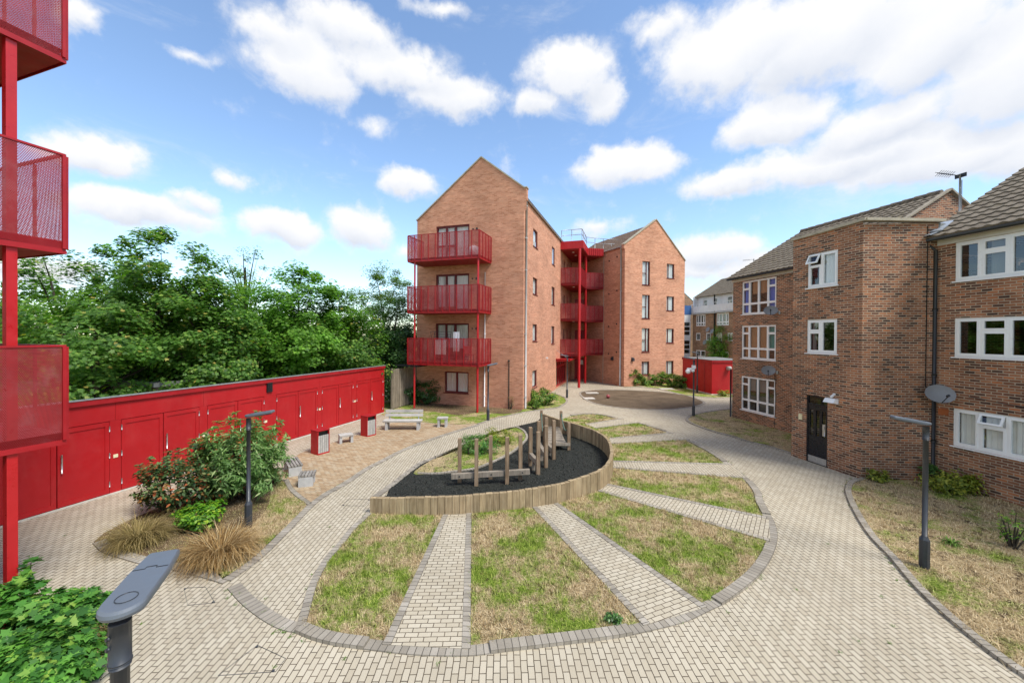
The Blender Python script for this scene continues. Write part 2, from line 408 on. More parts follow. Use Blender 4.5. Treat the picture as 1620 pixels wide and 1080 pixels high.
def perf_mat():
    t = NT('perforated_red_steel'); uv = t.uv()
    s = t.n('ShaderNodeVectorMath', operation='SCALE'); t.l(uv, s.inputs[0]); s.inputs['Scale'].default_value = 1/.021
    sep = t.n('ShaderNodeSeparateXYZ'); t.l(s.outputs[0], sep.inputs[0])
    row = t.math('FLOOR', sep.outputs[1]); odd = t.math('MULTIPLY', t.math('MODULO', row, 2.), .5)
    u = t.math('SUBTRACT', t.math('FRACT', t.math('ADD', sep.outputs[0], odd)), .5); v = t.math('SUBTRACT', t.math('FRACT', sep.outputs[1]), .5)
    d = t.math('SQRT', t.math('ADD', t.math('MULTIPLY', u, u), t.math('MULTIPLY', v, v)))
    hole = t.math('LESS_THAN', d, .345)
    p = t.pos()
    dirt = t.ramp(t.noise(p, 2.2, 6, .72), [(.5, 0.), (.75, .4)])
    c = t.mix(dirt, t.ramp(t.noise(p, 3, 4), [(.3, (.27, .026, .03)), (.7, (.37, .038, .042))]), (.46, .24, .24))
    t.col(c).rough(.42, .4)
    tr = t.n('ShaderNodeBsdfTransparent'); mx = t.n('ShaderNodeMixShader')
    t.l(hole, mx.inputs[0]); t.l(t.b.outputs[0], mx.inputs[1]); t.l(tr.outputs[0], mx.inputs[2]); t.l(mx.outputs[0], t.out.inputs[0])
    return t.mat
M['perf'] = perf_mat()

def leaf_mat(name, stops, transl=.35, rough=.5, tip=None):
    t = NT(name)
    c = t.ramp(t.island(), stops)
    p = t.pos()
    c = t.mix(.7, c, t.ramp(t.noise(p, 1.1, 4, .6), [(.3, .62), (.7, 1.4)]), 'MULTIPLY')
    t.col(c).rough(rough, .35)
    tl = t.n('ShaderNodeBsdfTranslucent'); 
    t.l(t.mix(1., c, (1.25, 1.5, .5), 'MULTIPLY'), tl.inputs[0])
    mx = t.n('ShaderNodeMixShader'); mx.inputs[0].default_value = transl
    t.l(t.b.outputs[0], mx.inputs[1]); t.l(tl.outputs[0], mx.inputs[2]); t.l(mx.outputs[0], t.out.inputs[0])
    return t.mat
M['sycamore'] = leaf_mat('sycamore_leaf', [(0, (0.054, 0.130, 0.023)), (.5, (0.106, 0.232, 0.037)), (.85, (0.175, 0.315, 0.058)), (.97, (0.290, 0.410, 0.081)), (1, (0.504, 0.368, 0.093))], .5)
M['bright_tree'] = leaf_mat('bright_tree_leaf', [(0, (0.069, 0.164, 0.019)), (.5, (0.130, 0.293, 0.032)), (1, (0.229, 0.410, 0.058))], .5)
M['pale_tree'] = leaf_mat('pale_tree_leaf', [(0, (0.073, 0.134, 0.030)), (.5, (0.128, 0.220, 0.049)), (1, (0.207, 0.317, 0.091))], .5)
M['laurel'] = leaf_mat('laurel_leaf', [(0, (0.033, 0.085, 0.022)), (.6, (0.065, 0.156, 0.036)), (1, (0.130, 0.247, 0.065))], .25, .35)
M['hedge'] = leaf_mat('hedge_leaf', [(0, (0.055, 0.122, 0.022)), (.5, (0.110, 0.213, 0.030)), (.85, (0.207, 0.329, 0.049)), (1, (0.427, 0.464, 0.098))])
M['shrub'] = leaf_mat('grey_green_leaf', [(0, (0.075, 0.156, 0.037)), (.5, (0.144, 0.269, 0.073)), (.9, (0.263, 0.400, 0.138)), (1, (0.450, 0.537, 0.250))])
M['photinia'] = leaf_mat('photinia_leaf', [(0, (0.027, 0.061, 0.024)), (.45, (0.074, 0.142, 0.047)), (.75, (0.162, 0.230, 0.081)), (.965, (0.486, 0.121, 0.047)), (1, (0.675, 0.216, 0.081))], .25, .35)
M['choisya'] = leaf_mat('bright_yellow_green_leaf', [(0, (0.040, 0.127, 0.014)), (.5, (0.092, 0.253, 0.017)), (.85, (0.230, 0.414, 0.023)), (1, (0.391, 0.517, 0.046))])
M['bramble'] = leaf_mat('bramble_leaf', [(0, (0.034, 0.116, 0.022)), (.5, (0.078, 0.232, 0.034)), (.88, (0.155, 0.372, 0.054)), (1, (0.310, 0.465, 0.078))])
M['dry_stem'] = leaf_mat('dry_seedhead', [(0, (.2, .12, .05)), (.5, (.33, .24, .11)), (1, (.45, .36, .2))])
M['yellow_shrub'] = leaf_mat('yellow_green_leaf', [(0, (.08, .12, .015)), (.5, (.2, .25, .03)), (1, (.42, .42, .06))])
def blade_mat(name, stops, lo=None, hi=None, stops2=None):
    t = NT(name); c = t.ramp(t.island(), stops)
    if lo is not None:
        c2 = t.ramp(t.island(), stops2)
        c = t.mix(green_mask(t, t.pos(), lo, hi), c, c2)
    t.col(c).rough(.7, .15)
    tl = t.n('ShaderNodeBsdfTranslucent'); t.l(c, tl.inputs[0])
    mx = t.n('ShaderNodeMixShader'); mx.inputs[0].default_value = .3
    t.l(t.b.outputs[0], mx.inputs[1]); t.l(tl.outputs[0], mx.inputs[2]); t.l(mx.outputs[0], t.out.inputs[0])
    return t.mat
STRAW = [(0, (.2, .135, .065)), (.5, (.56, .43, .245)), (1, (.85, .71, .46))]
GRN = [(0, (.08, .125, .016)), (.5, (.23, .34, .04)), (1, (.52, .56, .13))]
M['blade'] = blade_mat('grass_blades', STRAW, .43, .60, GRN)
M['dry_blade'] = blade_mat('dry_grass_blades', STRAW, .50, .68, GRN)
M['sedge'] = blade_mat('tan_sedge_blade', [(0, (.15, .085, .03)), (.4, (.34, .215, .08)), (.75, (.54, .36, .155)), (1, (.66, .53, .30))])
M['olive_sedge'] = blade_mat('olive_sedge_blade', [(0, (.10, .085, .025)), (.5, (.29, .22, .08)), (1, (.54, .42, .19))])
M['strap'] = blade_mat('strap_leaf', [(0, (.06, .14, .02)), (1, (.2, .33, .07))])

# ------------------------------------------------------------------ leaf scatter
MAPLE = [(0, 0, 0), (.16, .12, .02), (.46, .06, .05), (.3, .3, .03), (.52, .56, .06), (.24, .58, .02), (0, 1, -.05), (-.24, .58, .02), (-.52, .56, .06), (-.3, .3, .03), (-.46, .06, .05), (-.16, .12, .02)]
OVAL = [(0, 0, 0), (.2, .25, .04), (.22, .6, .04), (0, 1, -.06), (-.22, .6, .04), (-.2, .25, .04)]
LANCE = [(0, 0, 0), (.11, .3, .03), (.09, .65, .02), (0, 1, -.1), (-.09, .65, .02), (-.11, .3, .03)]
def norm(a): return a/np.maximum(np.linalg.norm(a, axis=1, keepdims=True), 1e-9)
def np_mesh(name, V, k, mat, parent=None):
    "V (N,k,3): N separate k-gons"
    N = V.shape[0]; me = bpy.data.meshes.new(name)
    me.vertices.add(N*k); me.vertices.foreach_set('co', V.reshape(-1).astype(np.float32))
    me.loops.add(N*k); me.loops.foreach_set('vertex_index', np.arange(N*k, dtype=np.int32))
    me.polygons.add(N); me.polygons.foreach_set('loop_start', np.arange(0, N*k, k, dtype=np.int32))
    me.update(calc_edges=True); me.materials.append(mat)
    o = bpy.data.objects.new(name, me); COL.objects.link(o)
    if parent: o.parent = parent
    return o
def leaves(name, P, Nn, size, tmpl, mat, parent=None, down=None):
    N = len(P); Nn = norm(Nn)
    t = norm(np.cross(Nn, RNG.normal(size=(N, 3)))); b = np.cross(Nn, t)
    T = np.array(tmpl)
    V = P[:, None, :] + size[:, None, None]*(T[None, :, 0:1]*t[:, None, :] + T[None, :, 1:2]*b[:, None, :] + T[None, :, 2:3]*Nn[:, None, :])
    return np_mesh(name, V, len(tmpl), mat, parent)
def clump_pts(centres, rad, n, flat=.6):
    "n leaves round each centre -> points, outward vectors"
    K = len(centres); C = np.repeat(np.array(centres), n, 0); r = np.repeat(np.array(rad), n)[:, None]
    d = norm(RNG.normal(size=(K*n, 3)))*(RNG.random((K*n, 1))**.45)
    d[:, 2] *= flat
    return C+d*r, d
def crown_centres(c, rad, K, lobes=5, shell=.5, zmin=None):
    c = np.array(c); rad = np.array(rad); out = []
    ph = RNG.random(3)*6
    while len(out) < K:
        d = RNG.normal(size=3); d /= np.linalg.norm(d)
        az = math.atan2(d[1], d[0]); el = d[2]
        lob = 1+.16*math.sin(lobes*az+ph[0])*math.cos(3*el+ph[1])+.1*math.sin(9*az+5*el+ph[2])
        p = c+d*rad*(shell+(1-shell)*RNG.random()**.6)*lob
        if zmin is not None and p[2] < zmin: continue
        out.append(p)
    return out
def tree(name, label, x, y, h, rx, rz, K, n, leaf, mat, tmpl=MAPLE, cr_=.6, trunk_r=.13, shell=.3, group=None, zc=None, flat=.7, limbs=9, ry=None, top=True, cat='tree'):
    t = thing(name, label, cat, (x, y, 0), 0, group)
    zc = zc if zc is not None else h-rz
    n = int(n*1.2); K = int(K*1.85) if cat == 'tree' and top else K
    ce = crown_centres((0, 0, zc), (rx, ry or rx, rz), K, shell=shell, zmin=.5)
    if top:
        for _ in range(max(3, K//14)):      # leader shoots above the dome
            a = RNG.random()*6.28; q = RNG.random()*.75
            ce.append(np.array([math.cos(a)*rx*q, math.sin(a)*rx*q, zc+rz*(math.sqrt(max(0, 1-q*q))+.02+.16*RNG.random())]))
    rr = cr_*(.6+.7*RNG.random(len(ce)))
    P, d = clump_pts(ce, rr, n, flat)
    out = norm(P-np.array([0, 0, zc-.5*rz]))
    Nn = out*.8+d*.3+np.array([0, 0, .62])+RNG.normal(size=P.shape)*.34
    sz = leaf*.86*(.6+.65*RNG.random(len(P)))
    leaves('crown', P, Nn, sz, tmpl, mat, t)
    mb = MB(); zt = zc+.35*rz
    mb.tube([(0, 0, -.1), (.05, .03, zc*.4), (-.05, .06, zc), (0, 0, zt)], [trunk_r*1.25, trunk_r, trunk_r*.6, trunk_r*.2], 9)
    idx = RNG.permutation(len(ce))[:limbs*2]
    for q, i in enumerate(idx):
        e = Vector(ce[i]); s = Vector((0, .03, min(zt*.95, max(zc*.25, e.z*.62)))); mid = s.lerp(e, .55)+Vector((0, 0, .25))
        w = trunk_r*(.45 if q < limbs else .22)
        mb.tube([s, s.lerp(mid, .6)+Vector((0, 0, -.08)), mid, e], [w, w*.8, w*.55, w*.15], 6, cap=False)
    mb.build('trunk', M['trunk'], t)
    return t
def shrub(name, label, x, y, rx, ry, h, K, n, leaf, mat, tmpl=OVAL, cat='shrub', group=None, cr_=None, up=.6, zlow=.12, stems=8, shell=.45, z0=0., sprays=0, sh=.35):
    t = thing(name, label, cat, (x, y, z0), 0, group)
    ce = crown_centres((0, 0, h*.52), (rx, ry, h*.5), K, shell=shell, zmin=zlow)
    rr = list((cr_ or .28*max(rx, .4))*(.6+.7*RNG.random(len(ce)))); tips = []
    for _ in range(sprays):                 # young shoots standing clear of the dome
        a = RNG.random()*6.283; q = .25+.85*RNG.random()**.7; zt = h*(.52+.5*math.sqrt(max(0, 1-min(1, q*q)))); ln = sh*(.5+.8*RNG.random()); o = np.array([math.cos(a)*rx*q*.92, math.sin(a)*ry*q*.92, zt*.92]); dv = np.array([math.cos(a)*q*.45, math.sin(a)*q*.45, 1.])
        for k in range(5): ce.append(o+dv*ln*k/4); rr.append(.075*(1.15-.17*k))
        tips.append((o-dv*.1, o+dv*ln))
    P, d = clump_pts(ce, rr, n, .75)
    if sprays:                              # shoots carry fewer leaves than the dome's clumps
        kp = np.ones(len(P), bool); kp[(len(ce)-5*sprays)*n:] = RNG.random(5*sprays*n) < min(1., 15/n); P, d = P[kp], d[kp]
    P[:, 2] = np.maximum(P[:, 2], .03)
    out = norm(P-np.array([0, 0, h*.2]))
    Nn = out*.7+d*.35+np.array([0, 0, up])+RNG.normal(size=P.shape)*.4
    leaves('foliage', P, Nn, leaf*(.6+.7*RNG.random(len(P))), tmpl, mat, t)
    mb = MB()
    for i in RNG.permutation(len(ce))[:stems]:
        e = Vector(ce[i]); s = Vector((e.x*.12, e.y*.12, -.03))
        mb.tube([s, s.lerp(e, .5)+Vector((0, 0, .05)), e], [.018, .013, .005], 5, cap=False)
    for a_, b_ in tips: mb.tube([a_, b_], [.006, .003], 4, cap=False)
    mb.build('stem', M['trunk'], t)
    return t
def in_poly(P, poly):
    x, y = P[:, 0], P[:, 1]; c = np.zeros(len(P), bool); n = len(poly); j = n-1
    for i in range(n):
        xi, yi = poly[i]; xj, yj = poly[j]
        m = ((yi > y) != (yj > y)); 
        with np.errstate(divide='ignore', invalid='ignore'):
            c ^= m & (x < (xj-xi)*(y-yi)/(yj-yi+1e-12)+xi)
        j = i
    return c
def fill_pts(poly, dens, cap=60000, near=None):
    a = np.array(poly); lo, hi = a.min(0), a.max(0)
    N = int(min(cap*3, np.prod(hi-lo)*dens))
    P = lo+RNG.random((N, 2))*(hi-lo)
    P = P[in_poly(P, poly)]
    if near:                                   # thin out with distance from the window
        P = P[RNG.random(len(P)) < np.clip(near/np.hypot(P[:, 0], P[:, 1]), 0, 1)**1.6]
    return P[:cap]
def blades(name, P, z, h, w, lean, mat):
    N = len(P); B = np.column_stack([P, np.full(N, z)])
    a = RNG.random(N)*6.283; d = np.column_stack([np.cos(a), np.sin(a), np.zeros(N)]); s = np.column_stack([-np.sin(a), np.cos(a), np.zeros(N)])
    hh = h*(.4+.9*RNG.random(N)); le = lean*(.2+1.2*RNG.random(N)); ww = w*(.6+.8*RNG.random(N))
    V = np.stack([B-s*ww[:, None], B+s*ww[:, None], B+d*(hh*le)[:, None]+np.array([0, 0, 1])*(hh/np.sqrt(1+le**2))[:, None]], 1)
    return V
def tuft(name, label, x, y, n, L, w, mat, cat='ornamental grass', spread=.16, arch=1., z0=0, group=None):
    "arching blades from one crown, four-segment strips"
    t = thing(name, label, cat, (x, y, z0), 0, group)
    S = 5; a = RNG.random(n)*6.283; r0 = spread*np.sqrt(RNG.random(n)); ln = L*(.35+.8*RNG.random(n)); th0 = R_(88)-np.abs(RNG.normal(size=n))*.34*arch
    d = np.column_stack([np.cos(a), np.sin(a)]); s = np.column_stack([-np.sin(a), np.cos(a)])
    p = np.column_stack([d*r0[:, None], np.zeros(n)]); th = th0.copy(); drop = (.34+.42*RNG.random(n))*arch
    rows = []
    tw = RNG.normal(size=n)*.2
    for k in range(S):
        a2 = a+tw*k; d = np.column_stack([np.cos(a2), np.sin(a2)]); s = np.column_stack([-np.sin(a2), np.cos(a2)])
        ww = w*(1-(k/(S-1))**1.6)+.0006
        rows.append((p-np.column_stack([s*ww, np.zeros(n)]), p+np.column_stack([s*ww, np.zeros(n)])))
        st = (ln/(S-1))[:, None]
        p = p+np.column_stack([d*np.cos(th)[:, None], np.sin(th)])*st; th = th-drop
        p[:, 2] = np.maximum(p[:, 2], .01)
    # connected strips so one blade is one island
    V = np.stack([q for rw in rows for q in rw], 1)        # n,2S,3
    me = bpy.data.meshes.new('blades'); N = n
    me.vertices.add(N*2*S); me.vertices.foreach_set('co', V.reshape(-1).astype(np.float32))
    base = (np.arange(N)*2*S)[:, None, None]
    q = np.array([[2*k, 2*k+1, 2*k+3, 2*k+2] for k in range(S-1)])[None]
    idx = (base+q).reshape(-1).astype(np.int32)
    me.loops.add(len(idx)); me.loops.foreach_set('vertex_index', idx)
    me.polygons.add(len(idx)//4); me.polygons.foreach_set('loop_start', np.arange(0, len(idx), 4, dtype=np.int32))
    me.update(calc_edges=True); me.materials.append(mat)
    o = bpy.data.objects.new('blades', me); COL.objects.link(o); o.parent = t
    return t

# ------------------------------------------------------------------ sky and sun
SUN_EL, SUN_AZ = R_(56), math.atan2(.80, -.60)       # azimuth measured from +Y towards +X
SUN_DIR = Vector((math.sin(SUN_AZ)*math.cos(SUN_EL), math.cos(SUN_AZ)*math.cos(SUN_EL), math.sin(SUN_EL)))
def make_world():
    w = bpy.data.worlds.new('World'); sc.world = w; w.use_nodes = True
    t = NT.__new__(NT); t.t = w.node_tree; nt = w.node_tree
    bg = nt.nodes['Background']; out = nt.nodes['World Output']
    sky = t.n('ShaderNodeTexSky', sky_type='NISHITA'); sky.sun_disc = False
    sky.sun_elevation = SUN_EL; sky.sun_rotation = SUN_AZ; sky.air_density = 1.0; sky.dust_density = .1; sky.ozone_density = 1.5
    bg.inputs['Strength'].default_value = SKY_STR
    hs = t.n('ShaderNodeHueSaturation'); hs.inputs['Saturation'].default_value = .96; t.l(sky.outputs[0], hs.inputs['Color']); t.l(t.mix(1., hs.outputs[0], (.93, 1.0, 1.04), 'MULTIPLY'), bg.inputs['Color'])
    d = t.n('ShaderNodeTexCoord').outputs['Generated']
    sep = t.n('ShaderNodeSeparateXYZ'); t.l(d, sep.inputs[0])
    az = t.math('ARCTAN2', sep.outputs[0], sep.outputs[1]); el = t.math('ARCSINE', sep.outputs[2])
    v = t.n('ShaderNodeCombineXYZ'); t.l(az, v.inputs[0]); t.l(el, v.inputs[1])
    wn = t.n('ShaderNodeTexNoise'); t.l(d, wn.inputs['Vector']); wn.inputs['Scale'].default_value = 8; wn.inputs['Detail'].default_value = 6; wn.inputs['Roughness'].default_value = .58
    wv = t.n('ShaderNodeVectorMath', operation='MULTIPLY_ADD'); t.l(wn.outputs['Color'], wv.inputs[0]); wv.inputs[1].default_value = (.15, .085, 0)
    sh = t.n('ShaderNodeVectorMath', operation='SUBTRACT'); t.l(v.outputs[0], sh.inputs[0]); sh.inputs[1].default_value = (.075, .0425, 0)
    t.l(sh.outputs[0], wv.inputs[2]); vec = wv.outputs[0]
    # cumulus: centre (px on the photograph), half sizes, weight -> azimuth / elevation
    B = [(1140, 85, 120, 85, 1), (1045, 50, 60, 35, .55), (1290, 60, 160, 95, 1), (1450, 55, 180, 110, 1), (1590, 100, 150, 120, 1), (1230, 190, 95, 40, .9), (1400, 190, 200, 45, .9),
         (1310, 255, 190, 42, 1), (1150, 286, 85, 26, .95), (1470, 245, 210, 55, 1), (1600, 235, 130, 55, 1),
         (905, 115, 78, 62, 1), (850, 168, 45, 26, .8), (955, 150, 45, 40, .8), (995, 262, 92, 36, 1),
         (485, 105, 92, 62, .95), (430, 45, 75, 42, .6), (560, 50, 90, 40, .75), (640, 110, 100, 48, .85), (715, 150, 85, 42, .9), (590, 205, 32, 24, .4), (700, 12, 60, 20, .6),
         (160, 247, 84, 36, 1), (85, 232, 50, 20, .6), (225, 335, 118, 28, 1), (310, 320, 30, 20, .7), (445, 362, 64, 30, 1), (578, 362, 58, 36, 1), (652, 290, 48, 23, .95), (375, 288, 30, 16, .5),
         (310, 88, 55, 15, .45), (125, 25, 40, 24, .6), (645, 395, 34, 14, .6), (1120, 400, 66, 34, .95), (1190, 425, 80, 30, .8), (1090, 430, 60, 25, .8), (60, 430, 90, 30, .7), (120, 420, 60, 20, .6), (950, 365, 50, 14, .45)]
    den = None; low = None
    for px, py, rx, ry, wt in B:
        r = ray(px, py).normalized(); A0 = math.atan2(r.x, r.y); E0 = math.asin(r.z)
        r2 = ray(px+rx, py).normalized(); r3 = ray(px, py-ry).normalized()
        RA = max(.02, abs(math.atan2(r2.x, r2.y)-A0)); RE = max(.012, abs(math.asin(r3.z)-E0))
        m = t.n('ShaderNodeVectorMath', operation='MULTIPLY_ADD'); t.l(vec, m.inputs[0]); m.inputs[1].default_value = (1/RA, 1/RE, 0); m.inputs[2].default_value = (-A0/RA, -E0/RE, 0)
        ln = t.n('ShaderNodeVectorMath', operation='LENGTH'); t.l(m.outputs[0], ln.inputs[0])
        f = t.math('MULTIPLY_ADD', ln.outputs['Value'], -wt, wt*1.3)
        sp = t.n('ShaderNodeSeparateXYZ'); t.l(m.outputs[0], sp.inputs[0])
        lowf = t.math('MULTIPLY', t.math('MULTIPLY_ADD', sp.outputs[1], -.8, .12, clamp=True), t.math('MULTIPLY', f, 2., clamp=True))
        den = f if den is None else t.math('SMOOTH_MAX', den, f, .25)
        low = lowf if low is None else t.math('MAXIMUM', low, lowf)
    # loose cloud everywhere else (behind and overhead), so glass reflects a cloudy sky
    gn = t.noise(t.map(d, scale=(1, 1, 2.2)), 2.3, 8, .6)
    back = t.math('MULTIPLY', t.math('SUBTRACT', gn, .44), 5., clamp=True)
    behind = t.math('MULTIPLY_ADD', sep.outputs[1], -5., 1.6, clamp=True)
    den = t.math('MAXIMUM', den, t.math('MULTIPLY', back, behind))
    fine = t.n('ShaderNodeTexNoise'); t.l(d, fine.inputs['Vector']); fine.inputs['Scale'].default_value = 22; fine.inputs['Detail'].default_value = 9; fine.inputs['Roughness'].default_value = .62
    big = t.noise(d, 7, 7, .6)
    e = t.math('ADD', den, t.math('ADD', t.math('MULTIPLY_ADD', fine.outputs['Fac'], .8, -.4), t.math('MULTIPLY_ADD', big, .9, -.45)))
    mr = t.n('ShaderNodeMapRange', interpolation_type='SMOOTHSTEP'); t.l(e, mr.inputs['Value']); mr.inputs['From Min'].default_value = .06; mr.inputs['From Max'].default_value = .66
    # grey undersides and uneven tone shaded into the cloud colour
    shade = t.math('ADD', low, t.math('MULTIPLY', t.math('SUBTRACT', big, .5), .5), clamp=True)
    cc = t.ramp(shade, [(0, (1., 1., 1.)), (.4, (.88, .905, .96)), (1, (.64, .70, .82))])
    bc = t.n('ShaderNodeBackground'); t.l(cc, bc.inputs['Color']); bc.inputs['Strength'].default_value = CLOUD_STR
    wisp = t.noise(t.map(d, scale=(1, 1, 2.6), loc=(3, 1, 2)), 5.5, 9, .66, .6)
    wq = t.n('ShaderNodeMapRange', interpolation_type='SMOOTHSTEP'); t.l(t.math('ADD', t.math('MULTIPLY', den, .55), t.math('SUBTRACT', wisp, .5)), wq.inputs['Value']); wq.inputs['From Min'].default_value = .02; wq.inputs['From Max'].default_value = .5; wq.inputs['To Max'].default_value = .55
    mx = t.n('ShaderNodeMixShader'); t.l(t.math('MAXIMUM', mr.outputs[0], wq.outputs[0]), mx.inputs[0]); t.l(bg.outputs[0], mx.inputs[1]); t.l(bc.outputs[0], mx.inputs[2]); t.l(mx.outputs[0], out.inputs['Surface'])
SKY_STR, CLOUD_STR, EXPOSURE = .125, .51, 1.02
make_world()
sun = bpy.data.lights.new('sun', 'SUN'); sun.energy = 2.3; sun.angle = R_(20); sun.color = (1, .95, .87)
so = bpy.data.objects.new('sun', sun); COL.objects.link(so); so.rotation_euler = SUN_DIR.to_track_quat('Z', 'Y').to_euler()
sc.view_settings.view_transform = 'Standard'; sc.view_settings.look = 'None'; sc.view_settings.gamma = 1; sc.view_settings.exposure = EXPOSURE

# ------------------------------------------------------------------ ground
def sheet(name, poly, z, mat, kind='structure'):
    mb = MB()
    mb.face([(x, y, z) for x, y in poly], [(x, y) for x, y in poly]); me = mb
    n = len(poly); A = sum(poly[i][0]*poly[(i+1) % n][1]-poly[(i+1) % n][0]*poly[i][1] for i in range(n))
    if A < 0: mb.f[0] = mb.f[0][::-1]
    return tag(mb.build(name, mat), kind=kind)
sheet('ground', [(-600, -600), (600, -600), (600, 900), (-600, 900)], -.03, M['green_lawn'])
sheet('paving', [(-14, -8), (20, -8), (22, 50), (-14, 50)], 0, M['paver'])

RING = cr(GP([(466, 1001), (495.6, 1013), (531.7, 1021.7), (604, 1031), (662, 1037), (742.8, 1038), (800, 1031), (885, 1021), (970.4, 1010), (1021.5, 1000), (1084, 984.4), (1123.7, 966), (1155, 950), (1197.5, 916), (1220, 885), (1230, 853.8), (1226, 828), (1209, 797),
               (1203, 779), (1184.8, 758), (1156, 734.8), (1125, 714), (1089, 696), (1060, 684), (1032, 675), (1011, 668.7), (980, 662), (949, 655.7), (928, 654.5), (902, 657)]), 5)
LEFT = cr(GP([(466, 1001), (476, 969), (490, 924.4), (512, 885.5), (534.4, 860.5), (551, 839.7), (570.5, 821.7), (583, 810)]), 5)
TW = [(585, 788, .38), (640, 787.3, .42), (699, 786, .45), (752, 782.6, .46), (791.6, 779, .47), (836.5, 774, .48), (883, 766, .5), (924.7, 754, .53), (954, 742, .56), (968, 726.4, .58), (969.6, 709, .59), (962.7, 693.6, .6), (945.4, 681.5, .6), (916, 671, .6), (890, 664, .6), (860.5, 654, .6)]
TWC = cr([(*G(x, y, z), z) for x, y, z in TW], 6)          # (x, y, height) along the top edge
TW2 = [(p[0], p[1]) for p in TWC]
ring_in = offset(RING, .185); left_in = offset(LEFT, -.13)
lawn_poly = ring_in[2:]+TW2[::-1]+left_in[::-1][2:]
sheet('lawn', lawn_poly, .012, M['lawn'])
# sector paths: (left edge inner, left edge outer, right edge outer, right edge inner)
SECT = [((701, 815), (605, 1021), (744.7, 1028), (746, 812)), ((839, 800), (1018, 991), (1119, 961), (880, 794.5)), ((939, 775.5), (1219, 858), (1216, 819), (960, 765.5)),
        ((970, 741), (1181, 757.5), (1157, 734), (970, 729)), ((965, 702.5), (1091, 696), (1064, 684.5), (964, 693)), ((943, 678), (1013, 669), (984, 662), (925, 671))]
kerb = MB(); edge_polys = []
SP = []
for i, q in enumerate(SECT):
    a, b, c, d = GP(q)
    SP.append((a, b, c, d))
    ang = math.degrees(math.atan2((b[1]+c[1]-a[1]-d[1]), (b[0]+c[0]-a[0]-d[0])))
    m = paver_mat('sector_paver', ang+90, BEIGE, JOINT)
    sheet('path', [a, b, c, d], .02, m)
    def inset(p, q_, r, s, w):
        va = Vector(s)-Vector(p); vb = Vector(r)-Vector(q_)
        return [p, q_], [tuple(Vector(p)+va.normalized()*w), tuple(Vector(q_)+vb.normalized()*w)]
    A, Bq = inset(a, b, c, d, .125); ribbon(kerb, Bq, A, -.02, .03)
    A, Bq = inset(d, c, b, a, .125); ribbon(kerb, A, Bq, -.02, .03)
# ring kerb: raised along each lawn, flush across each path
def near_path(p):
    for a, b, c, d in SP:
        if min(Vector(b[:2]).lerp(Vector(c), k/6).__sub__(Vector(p)).length for k in range(7)) < .5*math.dist(b, c)/6+.17: return True
    return False
seg = []; cur = None
for i in range(len(RING)-1):
    mid = ((RING[i][0]+RING[i+1][0])/2, (RING[i][1]+RING[i+1][1])/2); st = near_path(mid)
    if st != cur: seg.append((st, [i])); cur = st
    seg[-1][1].append(i+1)
for st, ids in seg:
    ribbon(kerb, [RING[i] for i in ids], [ring_in[i] for i in ids], -.02, .016 if st else .05)
ribbon(kerb, left_in, LEFT, -.02, .032)
# left-hand paths, beds
def kline(pts, w, z=.02, side=1, n=5, spline=True):
    p = GP(pts); p = cr(p, n) if spline else p
    q = offset(p, w*side)
    if side > 0: ribbon(kerb, p, q, -.02, z)
    else: ribbon(kerb, q, p, -.02, z)
    return p
bandA = GP([(359, 931), (384.4, 958), (417.8, 983), (445.6, 996.7), (466, 1001)]); bandA = cr(bandA, 5)
ribbon(kerb, bandA, offset(bandA, .2), -.02, .012)
pl = kline([(352, 918), (401, 883), (441, 845.5), (485, 801.6), (510, 782.7), (543.7, 763.8), (575, 742.8), (600, 730), (632, 713.5), (663, 701), (695, 690), (720, 682), (755, 672)], .17, .028, -1)
kline([(589, 786), (617, 766), (636, 751), (659, 734.4), (673.8, 728), (707.4, 716), (740, 702), (770, 689), (800, 679), (818, 674.5)], .19, .03, -1)
TAN = cr(GP([(486, 799), (470, 787), (457, 775), (448, 760), (450, 742), (475, 717), (516, 703.5), (557, 690.5), (600, 675), (632, 665.5)]), 5)+cr(GP([(690, 670), (740, 671), (757, 670)]), 3)+cr(GP([(720, 681), (695, 688.5), (663, 699.5), (632, 712), (600, 728), (575, 741), (543.7, 761.5), (510, 780.5)]), 4)
sheet('tan_paving', TAN, .005, M['tan_paver'])
kline([(486, 799), (470, 787), (457, 775), (449, 760)], .12, .028, -1)
BED = GP([(352, 916), (399, 882), (439, 845), (482, 802), (468, 788), (455, 775), (446, 758), (440, 744), (400, 752), (340, 772), (270, 796), (215, 818), (165, 843), (148, 858), (158, 868), (183, 876), (223, 888), (273, 897), (323, 910)])
sheet('soil_bed', BED, .014, M['soil'])
BG = cr(GP([(352, 917), (401, 882), (441, 844), (484, 801), (468, 788), (455, 775), (447, 762), (430, 775), (425, 800), (410, 820), (385, 845), (372, 870), (340, 905)]), 3)
sheet('lawn', BG, .02, M['lawn'])
kline([(146, 860), (160, 873), (182, 881), (223, 893), (273, 902), (323, 915), (352, 924)], .2, .02, 1, 4)
# island bed inside the play area, rubber mulch
ISL = cr(GP([(654, 750), (683, 728.5), (720, 710.5), (752, 696), (790, 681.5), (815, 676.5), (829, 683), (834, 692), (829, 701), (815, 713.5), (795, 725), (757, 741), (720, 747.5), (690, 750)]), 4, True)
sheet('planting_bed', ISL, .03, M['lawn'])
ik = cr(GP([(660, 751), (690, 751.5), (720, 748), (757, 742), (796, 725.5), (816, 714), (830.5, 701), (835.5, 692), (830, 682), (817, 675.5)]), 5)
ribbon(kerb, ik, offset(ik, .1), -.02, .06)
MUL = GP([(612, 784), (620, 764), (638, 750), (660, 735), (720, 709), (770, 687), (816, 675), (848, 667.5), (860, 659)])
mul_poly = MUL+[p for p in offset(TW2, .06)[::-1]]
sheet('rubber_mulch', mul_poly, .022, M['mulch'])
